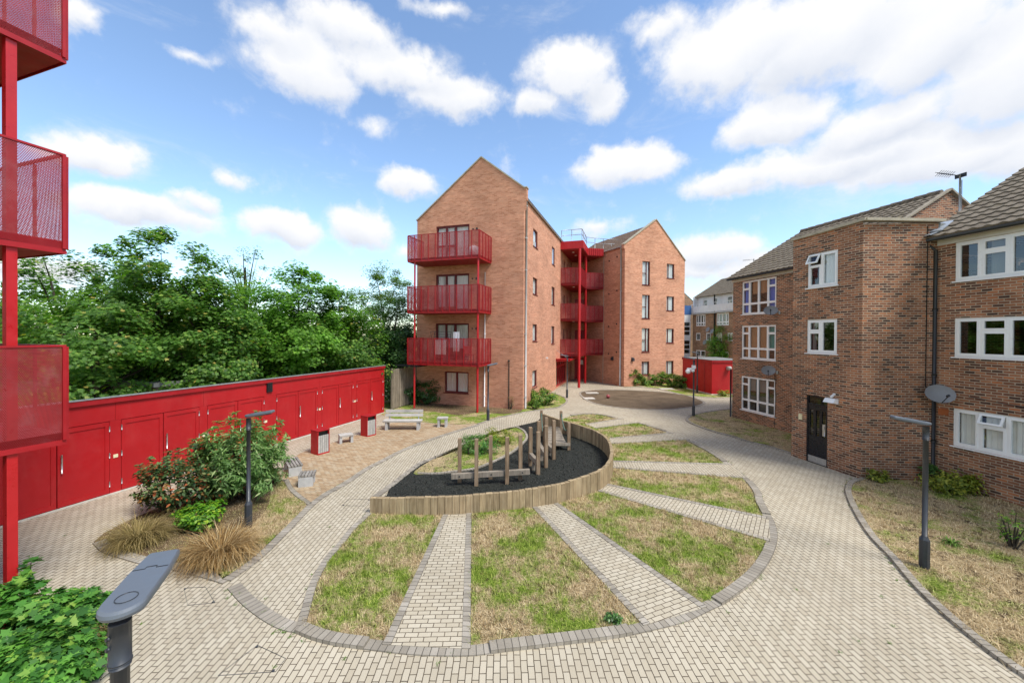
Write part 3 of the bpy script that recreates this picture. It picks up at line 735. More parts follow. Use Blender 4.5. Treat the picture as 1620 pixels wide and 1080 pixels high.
# lawns by the right-hand building
RL1 = cr(GP([(1362, 757), (1345, 761), (1338, 770), (1338, 783), (1350, 810), (1373, 846.7), (1406.7, 883), (1440, 923), (1480, 963), (1523, 1000), (1573, 1040), (1625, 1076)]), 5)+[(6.4, 4.0), (8.2, 1.), (16, 1.)]
wq = G(1480, 761); 
RLP = RL1+[(16, 12), G(1470, 757)]
sheet('lawn', RLP, .014, M['dry_lawn'])
k2 = RL1[:-3]+[(6.4, 4.0), (8.2, 1.)]
ribbon(kerb, k2, offset(k2, .135), -.02, .05)
RL2 = cr(GP([(1175, 644), (1156, 646.5), (1120, 651), (1097, 655.5), (1087, 660), (1085, 665), (1097, 672), (1126.7, 682.7), (1156, 690.6), (1180, 698.5), (1218, 708), (1262, 722)]), 4)
sheet('lawn', RL2+[G(1270, 690), G(1180, 655)], .014, M['dry_lawn'])
ribbon(kerb, RL2, offset(RL2, .14), -.02, .04)
ELL = cr(GP([(919, 622), (935, 618.2), (955, 617), (998, 617.5), (1047.7, 620.5), (1087, 626.4), (1111, 635.3), (1103, 641.2), (1077, 645.6), (1037.8, 647.6), (998, 646), (958.8, 641.2), (933, 634.3)]), 5, True)
sheet('dirt_patch', ELL, .012, M['dirt'])
eo = ELL+[ELL[0]]
ribbon(kerb, offset(eo, -.16 if True else .16), eo, -.02, .02) if False else ribbon(kerb, eo, offset(eo, .16), -.02, .02)
GA = GP([(600, 655), (634, 665), (690, 669.5), (736, 671), (757, 669.5), (790, 659), (830, 651), (845, 648.5), (881, 644), (894, 638), (897.5, 633), (890, 627), (872, 622), (835, 637), (760, 632), (660, 625), (600, 628)])
sheet('lawn', GA, .01, M['green_lawn'])
sheet('bare_soil', cr(GP([(648, 648), (690, 651), (725, 657), (760, 652), (800, 655), (825, 648), (760, 640), (690, 634)]), 4, True), .016, M['soil'])
kline([(757, 671), (790, 661), (830, 652.5), (845, 650), (881, 645.5), (894.5, 639), (898.5, 633), (890, 626), (872, 621)], .14, .02, 1, 4)
GC = GP([(987, 612), (1012, 611.5), (1040, 614), (1060, 619), (1085, 625), (1130, 629), (1162, 628), (1150, 612), (1084, 604), (1000, 604)])
sheet('lawn', GC, .01, M['green_lawn'])
ribbon(kerb, GP([(987, 613), (1012, 612.5), (1040, 615), (1060, 620), (1085, 626), (1130, 630), (1162, 629)]), GP([(987, 612), (1012, 611.5), (1040, 614), (1060, 619), (1085, 625), (1130, 629), (1162, 628)]), -.02, .02)
# bottom-left bramble bed
BLB = GP([(-40, 940), (40, 948), (85, 958), (125, 975), (160, 1000), (158, 1040), (140, 1100), (100, 1200)])+[(-8, 2), (-12, 5)]
sheet('soil_bed', BLB, .012, M['soil'])
kb = cr(GP([(40, 946), (85, 955), (130, 972), (166, 998), (168, 1035), (150, 1100), (108, 1200)]), 4)
ribbon(kerb, offset(kb, -.15), kb, -.02, .03)
tag(kerb.build('kerb_edging', M['kerb'], bevel=0), kind='structure')
# triangular and square drain covers let into the pavers
def cover(name, label, px):
    p = GP(px); c = (sum(a for a, _ in p)/len(p), sum(b for _, b in p)/len(p))
    t = thing(name, label, 'manhole cover', (*c, 0)); mb = MB(); q = p+[p[0]]
    for a, b in zip(q, q[1:]):
        mb.beam((a[0]-c[0], a[1]-c[1], .002), (b[0]-c[0], b[1]-c[1], .0), .005, .008)
    mb.build('rim', M['lamp_grey'], t)
    for a in (p[0], p[len(p)//2]):
        mb = MB(); x, y = a[0]-c[0], a[1]-c[1]; x *= .9; y *= .9
        mb.box(x-.014, x+.014, y-.014, y+.014, .0, .009)
        mb.build('lifting_key', M['lamp_grey'], t)
cover('manhole_cover', 'steel rim of a paver-filled manhole cover in the beige paving nearest the big curved path', [(407, 1020), (452, 1041), (436, 1062), (345, 1068), (372, 1047)])
cover('manhole_cover', 'small steel rimmed cover in the beige paving beside the low grass bed', [(291, 930), (297, 957), (340, 953), (325, 928)])
cover('manhole_cover', 'steel rimmed cover in the curved beige path left of the timber edging', [(541, 799.5), (577, 800), (586, 790), (553, 789)])

# grass on the beds and lawns
Vs = []
P = fill_pts(lawn_poly, 3000, 110000, near=8.5)
keep = np.ones(len(P), bool)
for q in SP: keep &= ~in_poly(P, q)
Vs.append(blades('g', P[keep], .008, .07, .006, 1.0, None))
P = fill_pts(ISL, 900, 6000); Vs.append(blades('g', P, .03, .05, .004, .9, None))
P = fill_pts(GA, 500, 12000); Vs.append(blades('g', P, .01, .05, .006, .8, None))
def tufts(poly, n, h, w, per, z):
    c = fill_pts(poly, n, 4000); c = np.repeat(c, per, 0); c = c+RNG.normal(size=c.shape)*.03
    return blades('g', c, z, h, w, .7, None)
Vt = tufts(lawn_poly, 34, .095, .006, 18, .01); Vt = Vt[np.all([~in_poly(Vt[:, 0, :2], q) for q in SP], 0)]; Vs.append(Vt)
tag(np_mesh('grass', np.concatenate(Vs), 3, M['blade']), kind='stuff')
# weeds rooted in the paving joints and against the kerbs
wp = []
for pl_, k in ((RING, 46), (LEFT, 12), (bandA, 14), (k2[:40], 26), (pl, 20)):
    for _ in range(k): q = pl_[RNG.integers(len(pl_))]; wp.append((q[0]+RNG.normal()*.07, q[1]+RNG.normal()*.07))
for _ in range(70): wp.append(G(RNG.uniform(40, 1500), RNG.uniform(690, 1060)))
wp = [q for q in wp if not in_poly(np.array([q]), lawn_poly)[0] and not in_poly(np.array([q]), RLP)[0]]
C2 = np.repeat(np.array(wp), 16, 0); C2 = C2+RNG.normal(size=C2.shape)*.016*(.5+RNG.random((len(C2), 1)))
tag(np_mesh('weeds', blades('g', C2, .004, .03, .0036, 1.2, None), 3, M['strap']), kind='stuff')
Vs = []
P = fill_pts([p for p in RLP if True], 2200, 70000, near=8.5); Vs.append(blades('g', P, .012, .07, .006, 1.3, None))
P = fill_pts(RL2+[G(1270, 690), G(1180, 655)], 500, 12000); Vs.append(blades('g', P, .012, .05, .006, 1.2, None))
Vs.append(tufts(RLP, 14, .09, .006, 14, .012)); P = fill_pts(BED, 1500, 22000); Vs.append(blades('g', P, .012, .035, .004, 1.8, None)); P = fill_pts(BG, 2600, 12000); Vs.append(blades('g', P, .02, .055, .005, 1.1, None))
tag(np_mesh('dry_grass', np.concatenate(Vs), 3, M['dry_blade']), kind='stuff')
P = fill_pts(mul_poly, 700, 14000); a = RNG.random((len(P), 3))
leaves_ = leaves('mulch_chips', np.column_stack([P, .024+.006*a[:, 0]]), RNG.normal(size=(len(P), 3))*.5+np.array([0, 0, 1]), .02+.02*a[:, 1], [(-.4, 0, 0), (.4, 0, 0), (.3, 1, 0), (-.3, 1, 0)], M['mulch'])
tag(leaves_, kind='stuff')

# ------------------------------------------------------------------ building helpers
class Fr:
    "wall frame: s along, o outwards, z up"
    def __init__(s, p0, d, n): s.p = Vector((*p0, 0)); s.d = Vector((*d, 0)).normalized(); s.n = Vector((*n, 0)).normalized()
    def __call__(s, a, o, z): return s.p+s.d*a+s.n*o+Vector((0, 0, z))
def sbox(mb, P, s0, s1, o0, o1, z0, z1, m=0):
    c = [P(s0, o0, z0), P(s1, o0, z0), P(s1, o1, z0), P(s0, o1, z0), P(s0, o0, z1), P(s1, o0, z1), P(s1, o1, z1), P(s0, o1, z1)]
    if P.d.cross(P.n).z < 0: c = [c[1], c[0], c[3], c[2], c[5], c[4], c[7], c[6]]
    mb.hexa(c, m)
def wall(mb, P, s0, s1, z0, z1, ops=(), rev=.12, m=0, u0=0):
    flip = P.d.cross(P.n).z < 0            # face must look along n
    def quad(pts, uv):
        mb.face(pts[::-1] if flip else pts, uv[::-1] if flip else uv, m)
    S = sorted({s0, s1, *[v for o in ops for v in o[:2]]}); Z = sorted({z0, z1, *[v for o in ops for v in o[2:4]]})
    for a, b in zip(S, S[1:]):
        for c, e in zip(Z, Z[1:]):
            ms, mz = (a+b)/2, (c+e)/2
            if any(o[0] < ms < o[1] and o[2] < mz < o[3] for o in ops): continue
            quad([P(a, 0, c), P(a, 0, e), P(b, 0, e), P(b, 0, c)], [(u0+a, c), (u0+a, e), (u0+b, e), (u0+b, c)])
    for a, b, c, e in [o[:4] for o in ops]:
        for p, q, uv in (((a, c), (a, e), 0), ((b, e), (b, c), 0), ((a, e), (b, e), 1), ((b, c), (a, c), 1)):
            k = [P(p[0], 0, p[1]), P(p[0], -rev, p[1]), P(q[0], -rev, q[1]), P(q[0], 0, q[1])]
            u = [(u0+p[0], p[1]), (u0+p[0]+rev, p[1]), (u0+q[0]+rev, q[1]), (u0+q[0], q[1])] if not uv else [(u0+p[0], p[1]), (u0+p[0], p[1]+rev), (u0+q[0], q[1]+rev), (u0+q[0], q[1])]
            quad(k, u)
def window(par, P, s0, s1, z0, z1, cols, rec=.08, fw=.06, frame='white', glass='glass', curtains=(), sill=True, sash=.045, opened=(), label=None, name='window'):
    """cols: [(width fraction, [row fractions bottom-up])]; curtains: [(a, b, material, drop)] fractions; opened: {(col,row): degrees} top-hung"""
    mb = MB(); pn = []; o0, o1 = -rec-.06, -rec
    sbox(mb, P, s0, s1, o0, o1, z0, z0+fw); sbox(mb, P, s0, s1, o0, o1, z1-fw, z1)
    sbox(mb, P, s0, s0+fw, o0, o1, z0+fw, z1-fw); sbox(mb, P, s1-fw, s1, o0, o1, z0+fw, z1-fw)
    W, Hh = s1-s0-2*fw, z1-z0-2*fw; a = s0+fw; tot = sum(c[0] for c in cols)
    for ci, (wf, rows) in enumerate(cols):
        b = a+W*wf/tot; rt = sum(rows); c = z0+fw
        if ci: sbox(mb, P, a-fw*.45, a+fw*.45, o0, o1+.004, z0+fw, z1-fw)
        for ri, rf in enumerate(rows):
            e = c+Hh*rf/rt
            if ri: sbox(mb, P, a+(fw*.45 if ci else 0), b-(fw*.45 if ci < len(cols)-1 else 0), o0, o1+.002, c-fw*.4, c+fw*.4)
            x0, x1, y0, y1 = a+(fw*.45 if ci else 0), b-(fw*.45 if ci < len(cols)-1 else 0), c+(fw*.4 if ri else 0), e-(fw*.4 if ri < len(rows)-1 else 0)
            ang = dict(opened).get((ci, ri), 0)
            if ang:
                tt = R_(ang); hy = y1-y0; Q = P
                def T(s_, q_, off): return Q(s_, o1+.01+math.sin(tt)*q_+math.cos(tt)*off, y1-math.cos(tt)*q_+math.sin(tt)*off)
                def slab(sa, sb, qa, qb, oa, ob):
                    cc = [T(sa, qb, oa), T(sb, qb, oa), T(sb, qb, ob), T(sa, qb, ob), T(sa, qa, oa), T(sb, qa, oa), T(sb, qa, ob), T(sa, qa, ob)]
                    if Q.d.cross(Q.n).z < 0: cc = [cc[1], cc[0], cc[3], cc[2], cc[5], cc[4], cc[7], cc[6]]
                    mb.hexa(cc)
                k = sash
                slab(x0, x1, 0, k, 0, .04); slab(x0, x1, hy-k, hy, 0, .04); slab(x0, x0+k, k, hy-k, 0, .04); slab(x1-k, x1, k, hy-k, 0, .04)
                pn.append([T(x0+k, hy-k, .02), T(x1-k, hy-k, .02), T(x1-k, k, .02), T(x0+k, k, .02)])
            else:
                k = sash
                if k:
                    q0, q1 = o0+.01, o1+.012
                    sbox(mb, P, x0, x1, q0, q1, y0, y0+k); sbox(mb, P, x0, x1, q0, q1, y1-k, y1)
                    sbox(mb, P, x0, x0+k, q0, q1, y0+k, y1-k); sbox(mb, P, x1-k, x1, q0, q1, y0+k, y1-k)
                om = (o0+o1)/2
                pn.append([P(x0+k*.9, om, y0+k*.9), P(x1-k*.9, om, y0+k*.9), P(x1-k*.9, om, y1-k*.9), P(x0+k*.9, om, y1-k*.9)])
            c = e
        a = b
    if sill: sbox(mb, P, s0-.05, s1+.05, -rec+.013, .045, z0-.035, z0-.002)
    f = mb.build(name, M[frame], par)
    if label: f['label'] = label
    mb = MB()
    for q in pn: mb.face(q)
    mb.build('pane', M[glass], f)
    for a, b, mat, drop in curtains:
        mb = MB(); xa, xb = s0+fw+(W)*a, s0+fw+W*b; n = max(6, int((xb-xa)/.035)); prev = None
        for i in range(n+1):
            x = xa+(xb-xa)*i/n; oo = o0-.045+.018*math.sin(i*1.9)+.01*math.sin(i*.7)
            cur = (P(x, oo, z1-fw-Hh*drop), P(x, oo, z1-.01))
            if prev: mb.face([prev[0], cur[0], cur[1], prev[1]], None, 0, True)
            prev = cur
        mb.build('curtain', M[mat], f)
    return f
def tiled(mb, o, du, dv, W, L, tw=.3, tl=.33, amp=.028, step=.03, nx=5, m=0):
    "tiled roof slope: o eaves corner, du along the eaves, dv up the slope"
    o = Vector(o); du = Vector(du).normalized(); dv = Vector(dv).normalized(); nn = du.cross(dv).normalized()
    if nn.z < 0: nn = -nn
    cols = int(W/tw*nx)+1; rows = int(L/tl)+1
    flip = du.cross(dv).z < 0
    for r in range(rows):
        v0, v1 = r*tl, min(L, (r+1)*tl)
        ph = .0
        prev = None
        for c in range(cols+1):
            u = min(W, c*tw/nx); wv = amp*max(0, math.cos(2*math.pi*(u/tw)+ph))**.8
            lo = o+du*u+dv*v0+nn*(step+wv); hi = o+du*u+dv*v1+nn*(.0+wv*.9); bt = o+du*u+dv*v0+nn*(-.004)
            if prev:
                a = [prev[0], lo, hi, prev[1]]; b = [prev[2], bt, lo, prev[0]]
                mb.face(a[::-1] if flip else a, None, m, False); mb.face(b[::-1] if flip else b, None, m)
            prev = (lo, hi, bt)
    # underside so the slope is closed
    q = [o-nn*.02, o+du*W-nn*.02, o+du*W+dv*L-nn*.02, o+dv*L-nn*.02]
    mb.face(q if flip else q[::-1], None, m)
def railing(par, P, segs, z0, z1, fins=.46, post=.045, name='railing'):
    """perforated balcony front. segs: list of (Fr, length)"""
    mb = MB(); pm = MB()
    for Q, L in segs:
        sbox(mb, Q, 0, L, -.05, .012, z1-.03, z1); sbox(mb, Q, 0, L, -.012, .008, z0, z0+.03)
        n = max(1, round(L/fins))
        for i in range(n+1):
            s = min(max(L*i/n, .025), L-.025)
            sbox(mb, Q, s-.02, s+.02, .004, .04, z0+.03, z1-.03)
        pm.face([Q(0, 0, z0+.01), Q(L, 0, z0+.01), Q(L, 0, z1-.02), Q(0, 0, z1-.02)], [(0, z0), (L, z0), (L, z1), (0, z1)])
    r = mb.build(name, M['red_dark'], par)
    pm.build('perforated_panel', M['perf'], r)
    return r
def gutter(par, P, s0, s1, z, mat, o=.07):
    mb = MB(); mb.tube([P(s0, o, z), P(s1, o, z)], .06, 8); return mb.build('gutter', M[mat], par)
def downpipe(par, P, s, z0, z1, mat, r=.045, o=.07, swan=None):
    mb = MB(); pts = [P(s, o, z0), P(s, o, z1)]
    mb.tube(pts, r, 10)
    z = z0+.6
    while z < z1: mb.tube([P(s, o, z), P(s, o, z+.07)], r*1.25, 10); sbox(mb, P, s-r*1.7, s+r*1.7, 0, o, z+.01, z+.06); z += 1.9
    return mb.build('downpipe', M[mat], par)
LV = [2.80, 5.86, 8.91]       # floor levels of the peach blocks

def dirv(deg):                # heading, degrees from +Y towards +X
    return (math.sin(R_(deg)), math.cos(R_(deg)))

# ------------------------------------------------------------------ gabled peach block (with the three stacked balconies)
A0 = G(827, 648)
A = thing('apartment_block', 'peach brick four storey block with steep gable end and three red balconies stacked on it', 'apartment block', (*A0, 0), R_(-18.2))
PG = Fr((0, 0), (-1, 0), (0, -1)); PS = Fr((0, 0), (0, 1), (1, 0))
gw, el, er, ax, az = 7.18, 11.75, 13.05, 2.73, 15.2
gops = [(3.5, 5.8, LV[k]+.02, h_) for k, h_ in ((0, 5.12), (1, 8.2), (2, 11.24))]+[(3.51, 5.16, .76, 2.1)]
sops = [(2.12, 3.25, 10.14, 11.26), (7.66, 8.76, 9.94, 11.32), (2.12, 3.25, 7.06, 8.14), (7.66, 8.76, 6.8, 8.2), (2.12, 3.25, 4.0, 5.12), (7.66, 8.76, 3.73, 5.12), (2.12, 3.25, 1.0, 2.1)]
rops = [(12.6, 13.4, LV[k]+.9, LV[k]+2.2) for k in range(3)]+[(14.3, 15.0, LV[k]+.02, LV[k]+2.2) for k in range(3)]+[(9.6, 14.2, .1, 2.3)]
mb = MB()
wall(mb, PG, 0, gw, -.1, el, gops, .13)
mb.face([PG(0, 0, el), PG(0, 0, er), PG(-.16, 0, er), PG(-.16, 0, el)][::-1], [(0, el), (0, er), (-.16, er), (-.16, el)][::-1])     # corner kneeler
mb.face([PG(0, 0, el), PG(0, 0, er), PG(ax, 0, az), PG(gw, 0, el)], [(0, el), (0, er), (ax, az), (gw, el)])
wall(mb, PS, 0, 17.2, -.1, 12.52, sops+rops, .13, u0=.11)
wall(mb, Fr((-gw, 0), (0, 1), (-1, 0)), 0, 17.2, -.1, el-.25)
wall(mb, Fr((0, 17.2), (-1, 0), (0, 1)), 0, gw, -.1, el-.2)
wall(mb, Fr((0, .3), (-1, 0), (0, 1)), 0, gw, el-.4, el)
mb.face([PG(0, -.3, el), PG(0, -.3, er), PG(ax, -.3, az), PG(gw, -.3, el)][::-1])
sbox(mb, PG, -.16, 0, -.3, -.001, 12.35, er)
mb.build('wall', M['peach_brick'], A)
mb = MB()          # verge coping
for a, b in (((gw+.05, el-.03), (ax, az+.02)), ((ax, az+.02), (.0, er+.02))):
    mb.beam(PG(a[0], -.14, a[1]+.02), PG(b[0], -.14, b[1]+.02), .4, .07)
mb.beam(PG(.02, -.14, er+.03), PG(-.2, -.14, er+.03), .4, .07)
mb.build('coping', M['coping'], A)
mb = MB()
zr = az-.35
tiled(mb, (.15, .3, 12.5), (0, 1, 0), (-ax-.15, 0, zr-12.5), 16.9, math.hypot(ax+.15, zr-12.5), nx=3, amp=.02)
tiled(mb, (-gw-.15, .3, el-.35), (0, 1, 0), (gw+.15-ax, 0, zr-el+.35), 16.9, math.hypot(gw+.15-ax, zr-el+.35), nx=2, amp=.02)
mb.build('roof', M['brown_tile'], A)
for z in LV: mb = MB(); mb.box(-gw+.05, -.2, .3, 17.1, z-.25, z-.02); mb.build('floor_slab', M['concrete'], A)  # storey floors out of view, added to darken the rooms behind the windows
gutter(A, PS, .12, 11.6, 12.5, 'pipe_grey', .09)
downpipe(A, PS, .3, .05, 12.45, 'pipe_grey', .055, .08)
downpipe(A, PG, 2.42, .05, 8.2, 'offwhite', .035, .05)
mb = MB(); sbox(mb, PG, .84, .9, 0, .03, -.05, 2.75); mb.sphere(PG(.87, .06, 2.86), .07)
mb.build('vent_pipe', M['trunk'], A)
for s, z in ((3.25, 10.9), (3.0, 10.9), (3.27, 7.85), (3.0, 7.85), (3.27, 4.79), (3.0, 4.79)):
    mb = MB(); mb.tube([PG(s, -.02, z), PG(s, .02, z)], .05 if s > 3.1 else .075, 10); mb.build('wall_vent', M['black'], A)
for k, (a, b, c, e) in enumerate(gops[:3]):
    window(A, PG, a, b, c, e, [(1, [1]), (.72, [.45, .55]), (.72, [.45, .55])] if k == 2 else [(1, [1]), (.72, [1]), (.72, [1])], .07, .07, 'maroon', 'glass', [(.02, .45, 'curtain', .95 if k else .7), (.48, .98, 'curtain', .9 if k else .68)], False, .035, name='balcony_door')
window(A, PG, *gops[3], [(1, [1]), (1, [1])], .09, .06, 'maroon', 'glass', [(.02, .49, 'curtain', .97), (.52, .98, 'curtain', .97)], True, .03)
for q in sops: window(A, PS, *q, [(1, [1])], .06, .035, 'maroon', 'glass', [(.08, .98, 'curtain', .98)], True, .016)
for q in rops[:3]: window(A, PS, *q, [(1, [1])], .09, .06, 'maroon', 'dark_glass', (), False, .03)
for q in rops[3:6]:
    mb = MB(); sbox(mb, PS, q[0], q[1], -.12, -.07, q[2], q[3]); d = mb.build('flat_door', M['red_dark'], A)
    mb = MB(); sbox(mb, PS, q[0]+.06, q[0]+.1, -.07, -.02, q[2]+.95, q[2]+1.1); mb.build('handle', M['steel'], d)
e_ = window(A, PS, *rops[6], [(1, [.8, .2]), (1, [.8, .2]), (1, [.8, .2]), (1, [.8, .2]), (1, [.8, .2])], .05, .12, 'red_post', 'dark_glass', (), False, .05, name='entrance_screen')
mb = MB(); sbox(mb, PS, 9.4, 14.0, 0, 1.15, 2.34, 2.44); sbox(mb, PS, 9.4, 9.5, 0, 1.15, 2.3, 2.5)
cn = mb.build('entrance_canopy', M['red'], A)
for s in (9.7, 11.6): mb = MB(); mb.beam(PS(s, 0, 3.2), PS(s, 1.0, 2.46), .03, .03); mb.build('stay_rod', M['galv'], cn)
mb = MB(); mb.beam(PS(5.9, .0, 2.75), PS(5.9, .14, 2.75), .1, .1); mb.build('security_camera', M['white'], A)
# balconies
bw, bd = 4.62, 1.84
PB = Fr((-2.05, -bd), (-1, 0), (0, -1))
def balcony(par, x0, z, fins=.46):
    mb = MB(); mb.box(x0-bw, x0, -bd, -.005, z-.16, z); mb.box(x0-bw-.01, x0+.012, -bd-.012, -bd, z-.2, z-.15)
    mb.box(x0, x0+.012, -bd-.0, -.005, z-.2, z-.15); mb.box(x0-bw-.012, x0-bw, -bd, -.005, z-.2, z-.15)
    b = mb.build('balcony', M['red_dark'], par)
    mb = MB(); mb.box(x0-bw+.03, x0-.03, -bd+.03, -.01, z-.185, z-.161)
    mb.build('soffit', M['red_soffit'], b)
    railing(b, None, [(Fr((x0, -bd), (-1, 0), (0, -1)), bw), (Fr((x0, -bd), (0, 1), (1, 0)), bd-.02), (Fr((x0-bw, -bd), (0, 1), (-1, 0)), bd-.02)], z-.15, z+1.4, fins)
    return b
for z in LV: balcony(A, -2.05, z)
for x in (-2.16, -2.05-bw+.42):
    mb = MB(); zz = [0]+[q for z in LV for q in (z-.19, z)]
    for a, b in zip(zz[::2], [LV[0]-.19, LV[1]-.19, LV[2]-.19]): mb.tube([(x, -bd+.1, a-.05 if a == 0 else a), (x, -bd+.1, b)], .065, 4, smooth=False)
    mb.build('balcony_post', M['red_post'], A)

# walkway tower between the two peach blocks
W1 = thing('access_walkway', 'red stack of three perforated access decks under a red canopy roof between the peach blocks', 'walkway', (*A0, 0), R_(-18.2))
C0 = (9.7055, 33.881)
def toA(p): v = Matrix.Rotation(R_(18.2), 2) @ Vector((p[0]-A0[0], p[1]-A0[1])); return (v.x, v.y)
Pc = toA((C0[0]+2.9*-.416, C0[1]+2.9*.909)); Pd = toA((C0[0]+5.9*-.416, C0[1]+5.9*.909))
poly = [(0.01, 11.2), (1.75, 11.2), (1.75, 14.2), (Pc[0]-.02, Pc[1]-.1), (Pd[0], Pd[1]), (0.01, 17.2)]
def rail_seg(a, b):
    d = Vector(b)-Vector(a); n = Vector((d.y, -d.x)).normalized(); return (Fr(a, d, n), d.length)
for z in LV:
    mb = MB(); mb.prism(poly, z-.2, z); dk = mb.build('deck', M['red_soffit'], W1)
    railing(dk, None, [rail_seg(poly[0], poly[1]), rail_seg(poly[1], poly[2]), rail_seg(poly[2], poly[3])], z-.2, z+1.28, .42)
    mb = MB(); mb.tube([(.9, 12.6, z-.24), (.9, 12.6, z-.2)], .1, 12); mb.build('deck_light', M['white'], dk)
rp = [(-.0, 11.0), (1.95, 11.0), (1.95, 14.1), (Pc[0]-.02, Pc[1]-.3), (Pd[0], Pd[1]), (-.0, 17.3)]
mb = MB(); mb.prism(rp, 11.75, 12.4)
for i in range(9):           # standing seams on the canted side
    p = Vector((*rp[2], 0)).lerp(Vector((*rp[3], 0)), i/8); mb.box(p.x-.03, p.x+.03, p.y-.06, p.y+.02, 11.76, 12.39)
mb.build('canopy_roof', M['red'], W1)
mb = MB(); mb.prism([(p[0]*.97+.02, p[1]+.05) for p in rp], 11.7, 11.745); sf = mb.build('soffit', M['red_soffit'], W1)
for y in (12.2, 13.6): mb = MB(); mb.tube([(.9, y, 11.66), (.9, y, 11.7)], .11, 12); mb.build('ceiling_light', M['white'], W1)
for p in ((1.66, 10.95), (1.72, 14.35)):
    mb = MB(); mb.tube([(p[0], p[1], 0), (p[0], p[1], 11.7)], .11, 4, smooth=False); mb.build('column', M['red_post'], W1)
mb = MB()
gr = [(.05, 11.2), (1.8, 11.2), (1.8, 14.1), (3.2, 15.2), (4.6, 15.9)]
for a, b in zip(gr, gr[1:]):
    for z in (12.95, 13.4): mb.tube([(*a, z), (*b, z)], .024, 6)
    n = max(1, round(math.dist(a, b)/1.0))
    for i in range(n+1):
        q = Vector(a).lerp(Vector(b), i/n); mb.tube([(q.x, q.y, 12.4), (q.x, q.y, 13.4)], .024, 6)
mb.build('roof_guard_rail', M['galv'], W1)
# dim stair core at the back of the walkway
mb = MB(); d = Vector((Pd[0], Pd[1]-.0))-Vector((0.0, 17.2)); 
Q = Fr((0, 16.9), (1, (Pd[1]-16.9)/Pd[0]), (0, -1)); Ln = math.hypot(Pd[0], Pd[1]-16.9)
Q.n = Vector((Q.d.y, -Q.d.x, 0))
wall(mb, Q, 0, Ln, -.1, 11.9, [(Ln*.25, Ln*.25+1.0, z+.02, z+2.15) for z in [0.03]+LV], .1)
mb.build('core_wall', M['peach_brick'], W1)
for z in [0.03]+LV:
    mb = MB(); sbox(mb, Q, Ln*.25, Ln*.25+1.0, -.1, -.05, z+.02, z+2.15); d_ = mb.build('core_door', M['red_dark'], W1)
    mb = MB(); sbox(mb, Q, Ln*.25+.3, Ln*.25+.7, -.05, -.045, z+1.1, z+1.8); mb.build('pane', M['dark_glass'], d_)
mb = MB(); sbox(mb, Q, Ln*.62, Ln*.62+.35, 0, .12, 1.5, 1.95); mb.build('meter_box', M['white'], W1)

# ------------------------------------------------------------------ second peach block
C = thing('apartment_block', 'peach brick gable beyond the bare dirt oval, with two columns of dark red windows', 'apartment block', (*C0, 0), R_(24.6))
PC = Fr((0, 0), (1, 0), (0, -1)); PR = Fr((0, 0), (0, 1), (-1, 0))
cw, cl, crr, cax, caz = 7.14, 12.35, 11.5, 3.53, 14.87
cops = []
for k, hd in enumerate((2.12, 5.08, 8.05, 11.03)):
    cops.append((1.97, 2.86, (.93 if k == 0 else hd-2.12), hd)); cops.append((4.87, 5.8, (.83 if k == 0 else hd-1.33), hd))
mb = MB()
wall(mb, PC, 0, cw, -.1, crr, cops, .13)
mb.face([PC(0, 0, crr), PC(0, 0, cl), PC(cax, 0, caz), PC(cw, 0, crr)][::-1], [(0, crr), (0, cl), (cax, caz), (cw, crr)][::-1])
mb.face([PC(0, -.3, crr), PC(0, -.3, cl), PC(cax, -.3, caz), PC(cw, -.3, crr)])
wall(mb, PR, 0, 5.9, -.1, 12.2, (), .1, u0=.07)
sbox(mb, PR, 0.001, .3, 0, .12, 11.9, cl)
wall(mb, Fr((0, 9), (1, 0), (0, 1)), 0, cw, -.1, 11.4)
wall(mb, Fr((cw, 0), (0, 1), (1, 0)), 0, 9, -.1, 11.4)
wall(mb, Fr((0, 5.9), (0, 1), (-1, 0)), 0, 3.1, -.1, 12.2)
mb.build('wall', M['peach_brick'], C)
mb = MB(); mb.beam(PC(-.12, -.13, cl-.05), PC(cax, -.13, caz+.03), .4, .07); mb.beam(PC(cax, -.13, caz+.03), PC(cw+.06, -.13, crr-.03), .4, .07); mb.build('coping', M['coping'], C)
zr = caz-.3
mb = MB()
tiled(mb, (-.15, .3, 12.12), (0, 1, 0), (cax+.15, 0, zr-12.12), 8.7, math.hypot(cax+.15, zr-12.12), nx=3, amp=.02)
tiled(mb, (cw+.12, .3, 11.2), (0, 1, 0), (cax-cw-.12, 0, zr-11.2), 8.7, math.hypot(cw+.12-cax, zr-11.2), nx=2, amp=.02)
mb.build('roof', M['brown_tile'], C)
gutter(C, PR, .3, 5.9, 12.14, 'pipe_grey', .1)
downpipe(C, PR, .42, .05, 12.1, 'pipe_grey', .06, .08)
mb = MB(); sbox(mb, PR, 2.86, 2.92, 0, .02, 0, 11.7); mb.build('movement_joint', M['coping'], C)
for z in (11.2, 8.2, 5.25, 2.75):
    for s in (1.0, 2.1): mb = MB(); mb.tube([PR(s, -.02, z+(.2 if s < 1.5 else 0)), PR(s, .03, z+(.2 if s < 1.5 else 0))], .075, 10); mb.build('wall_vent', M['black'], C)
for P_, s in ((PR, 1.5), (PC, .9)):
    mb = MB(); sbox(mb, P_, s-.11, s+.11, 0, .18, 2.2, 2.42); mb.beam(P_(s, 0, 2.5), P_(s, .16, 2.43), .2, .05); f = mb.build('wall_light', M['lamp_grey'], C)
for q in cops:
    tall = q[3]-q[2] > 1.8
    window(C, PC, *q, [(1, [.5, .5]), (.62, [1])] if tall else [(.35, [1]), (1, [1])], .08, .032, 'maroon', 'glass', [(.02, .98, 'curtain', .97)], True, .012)

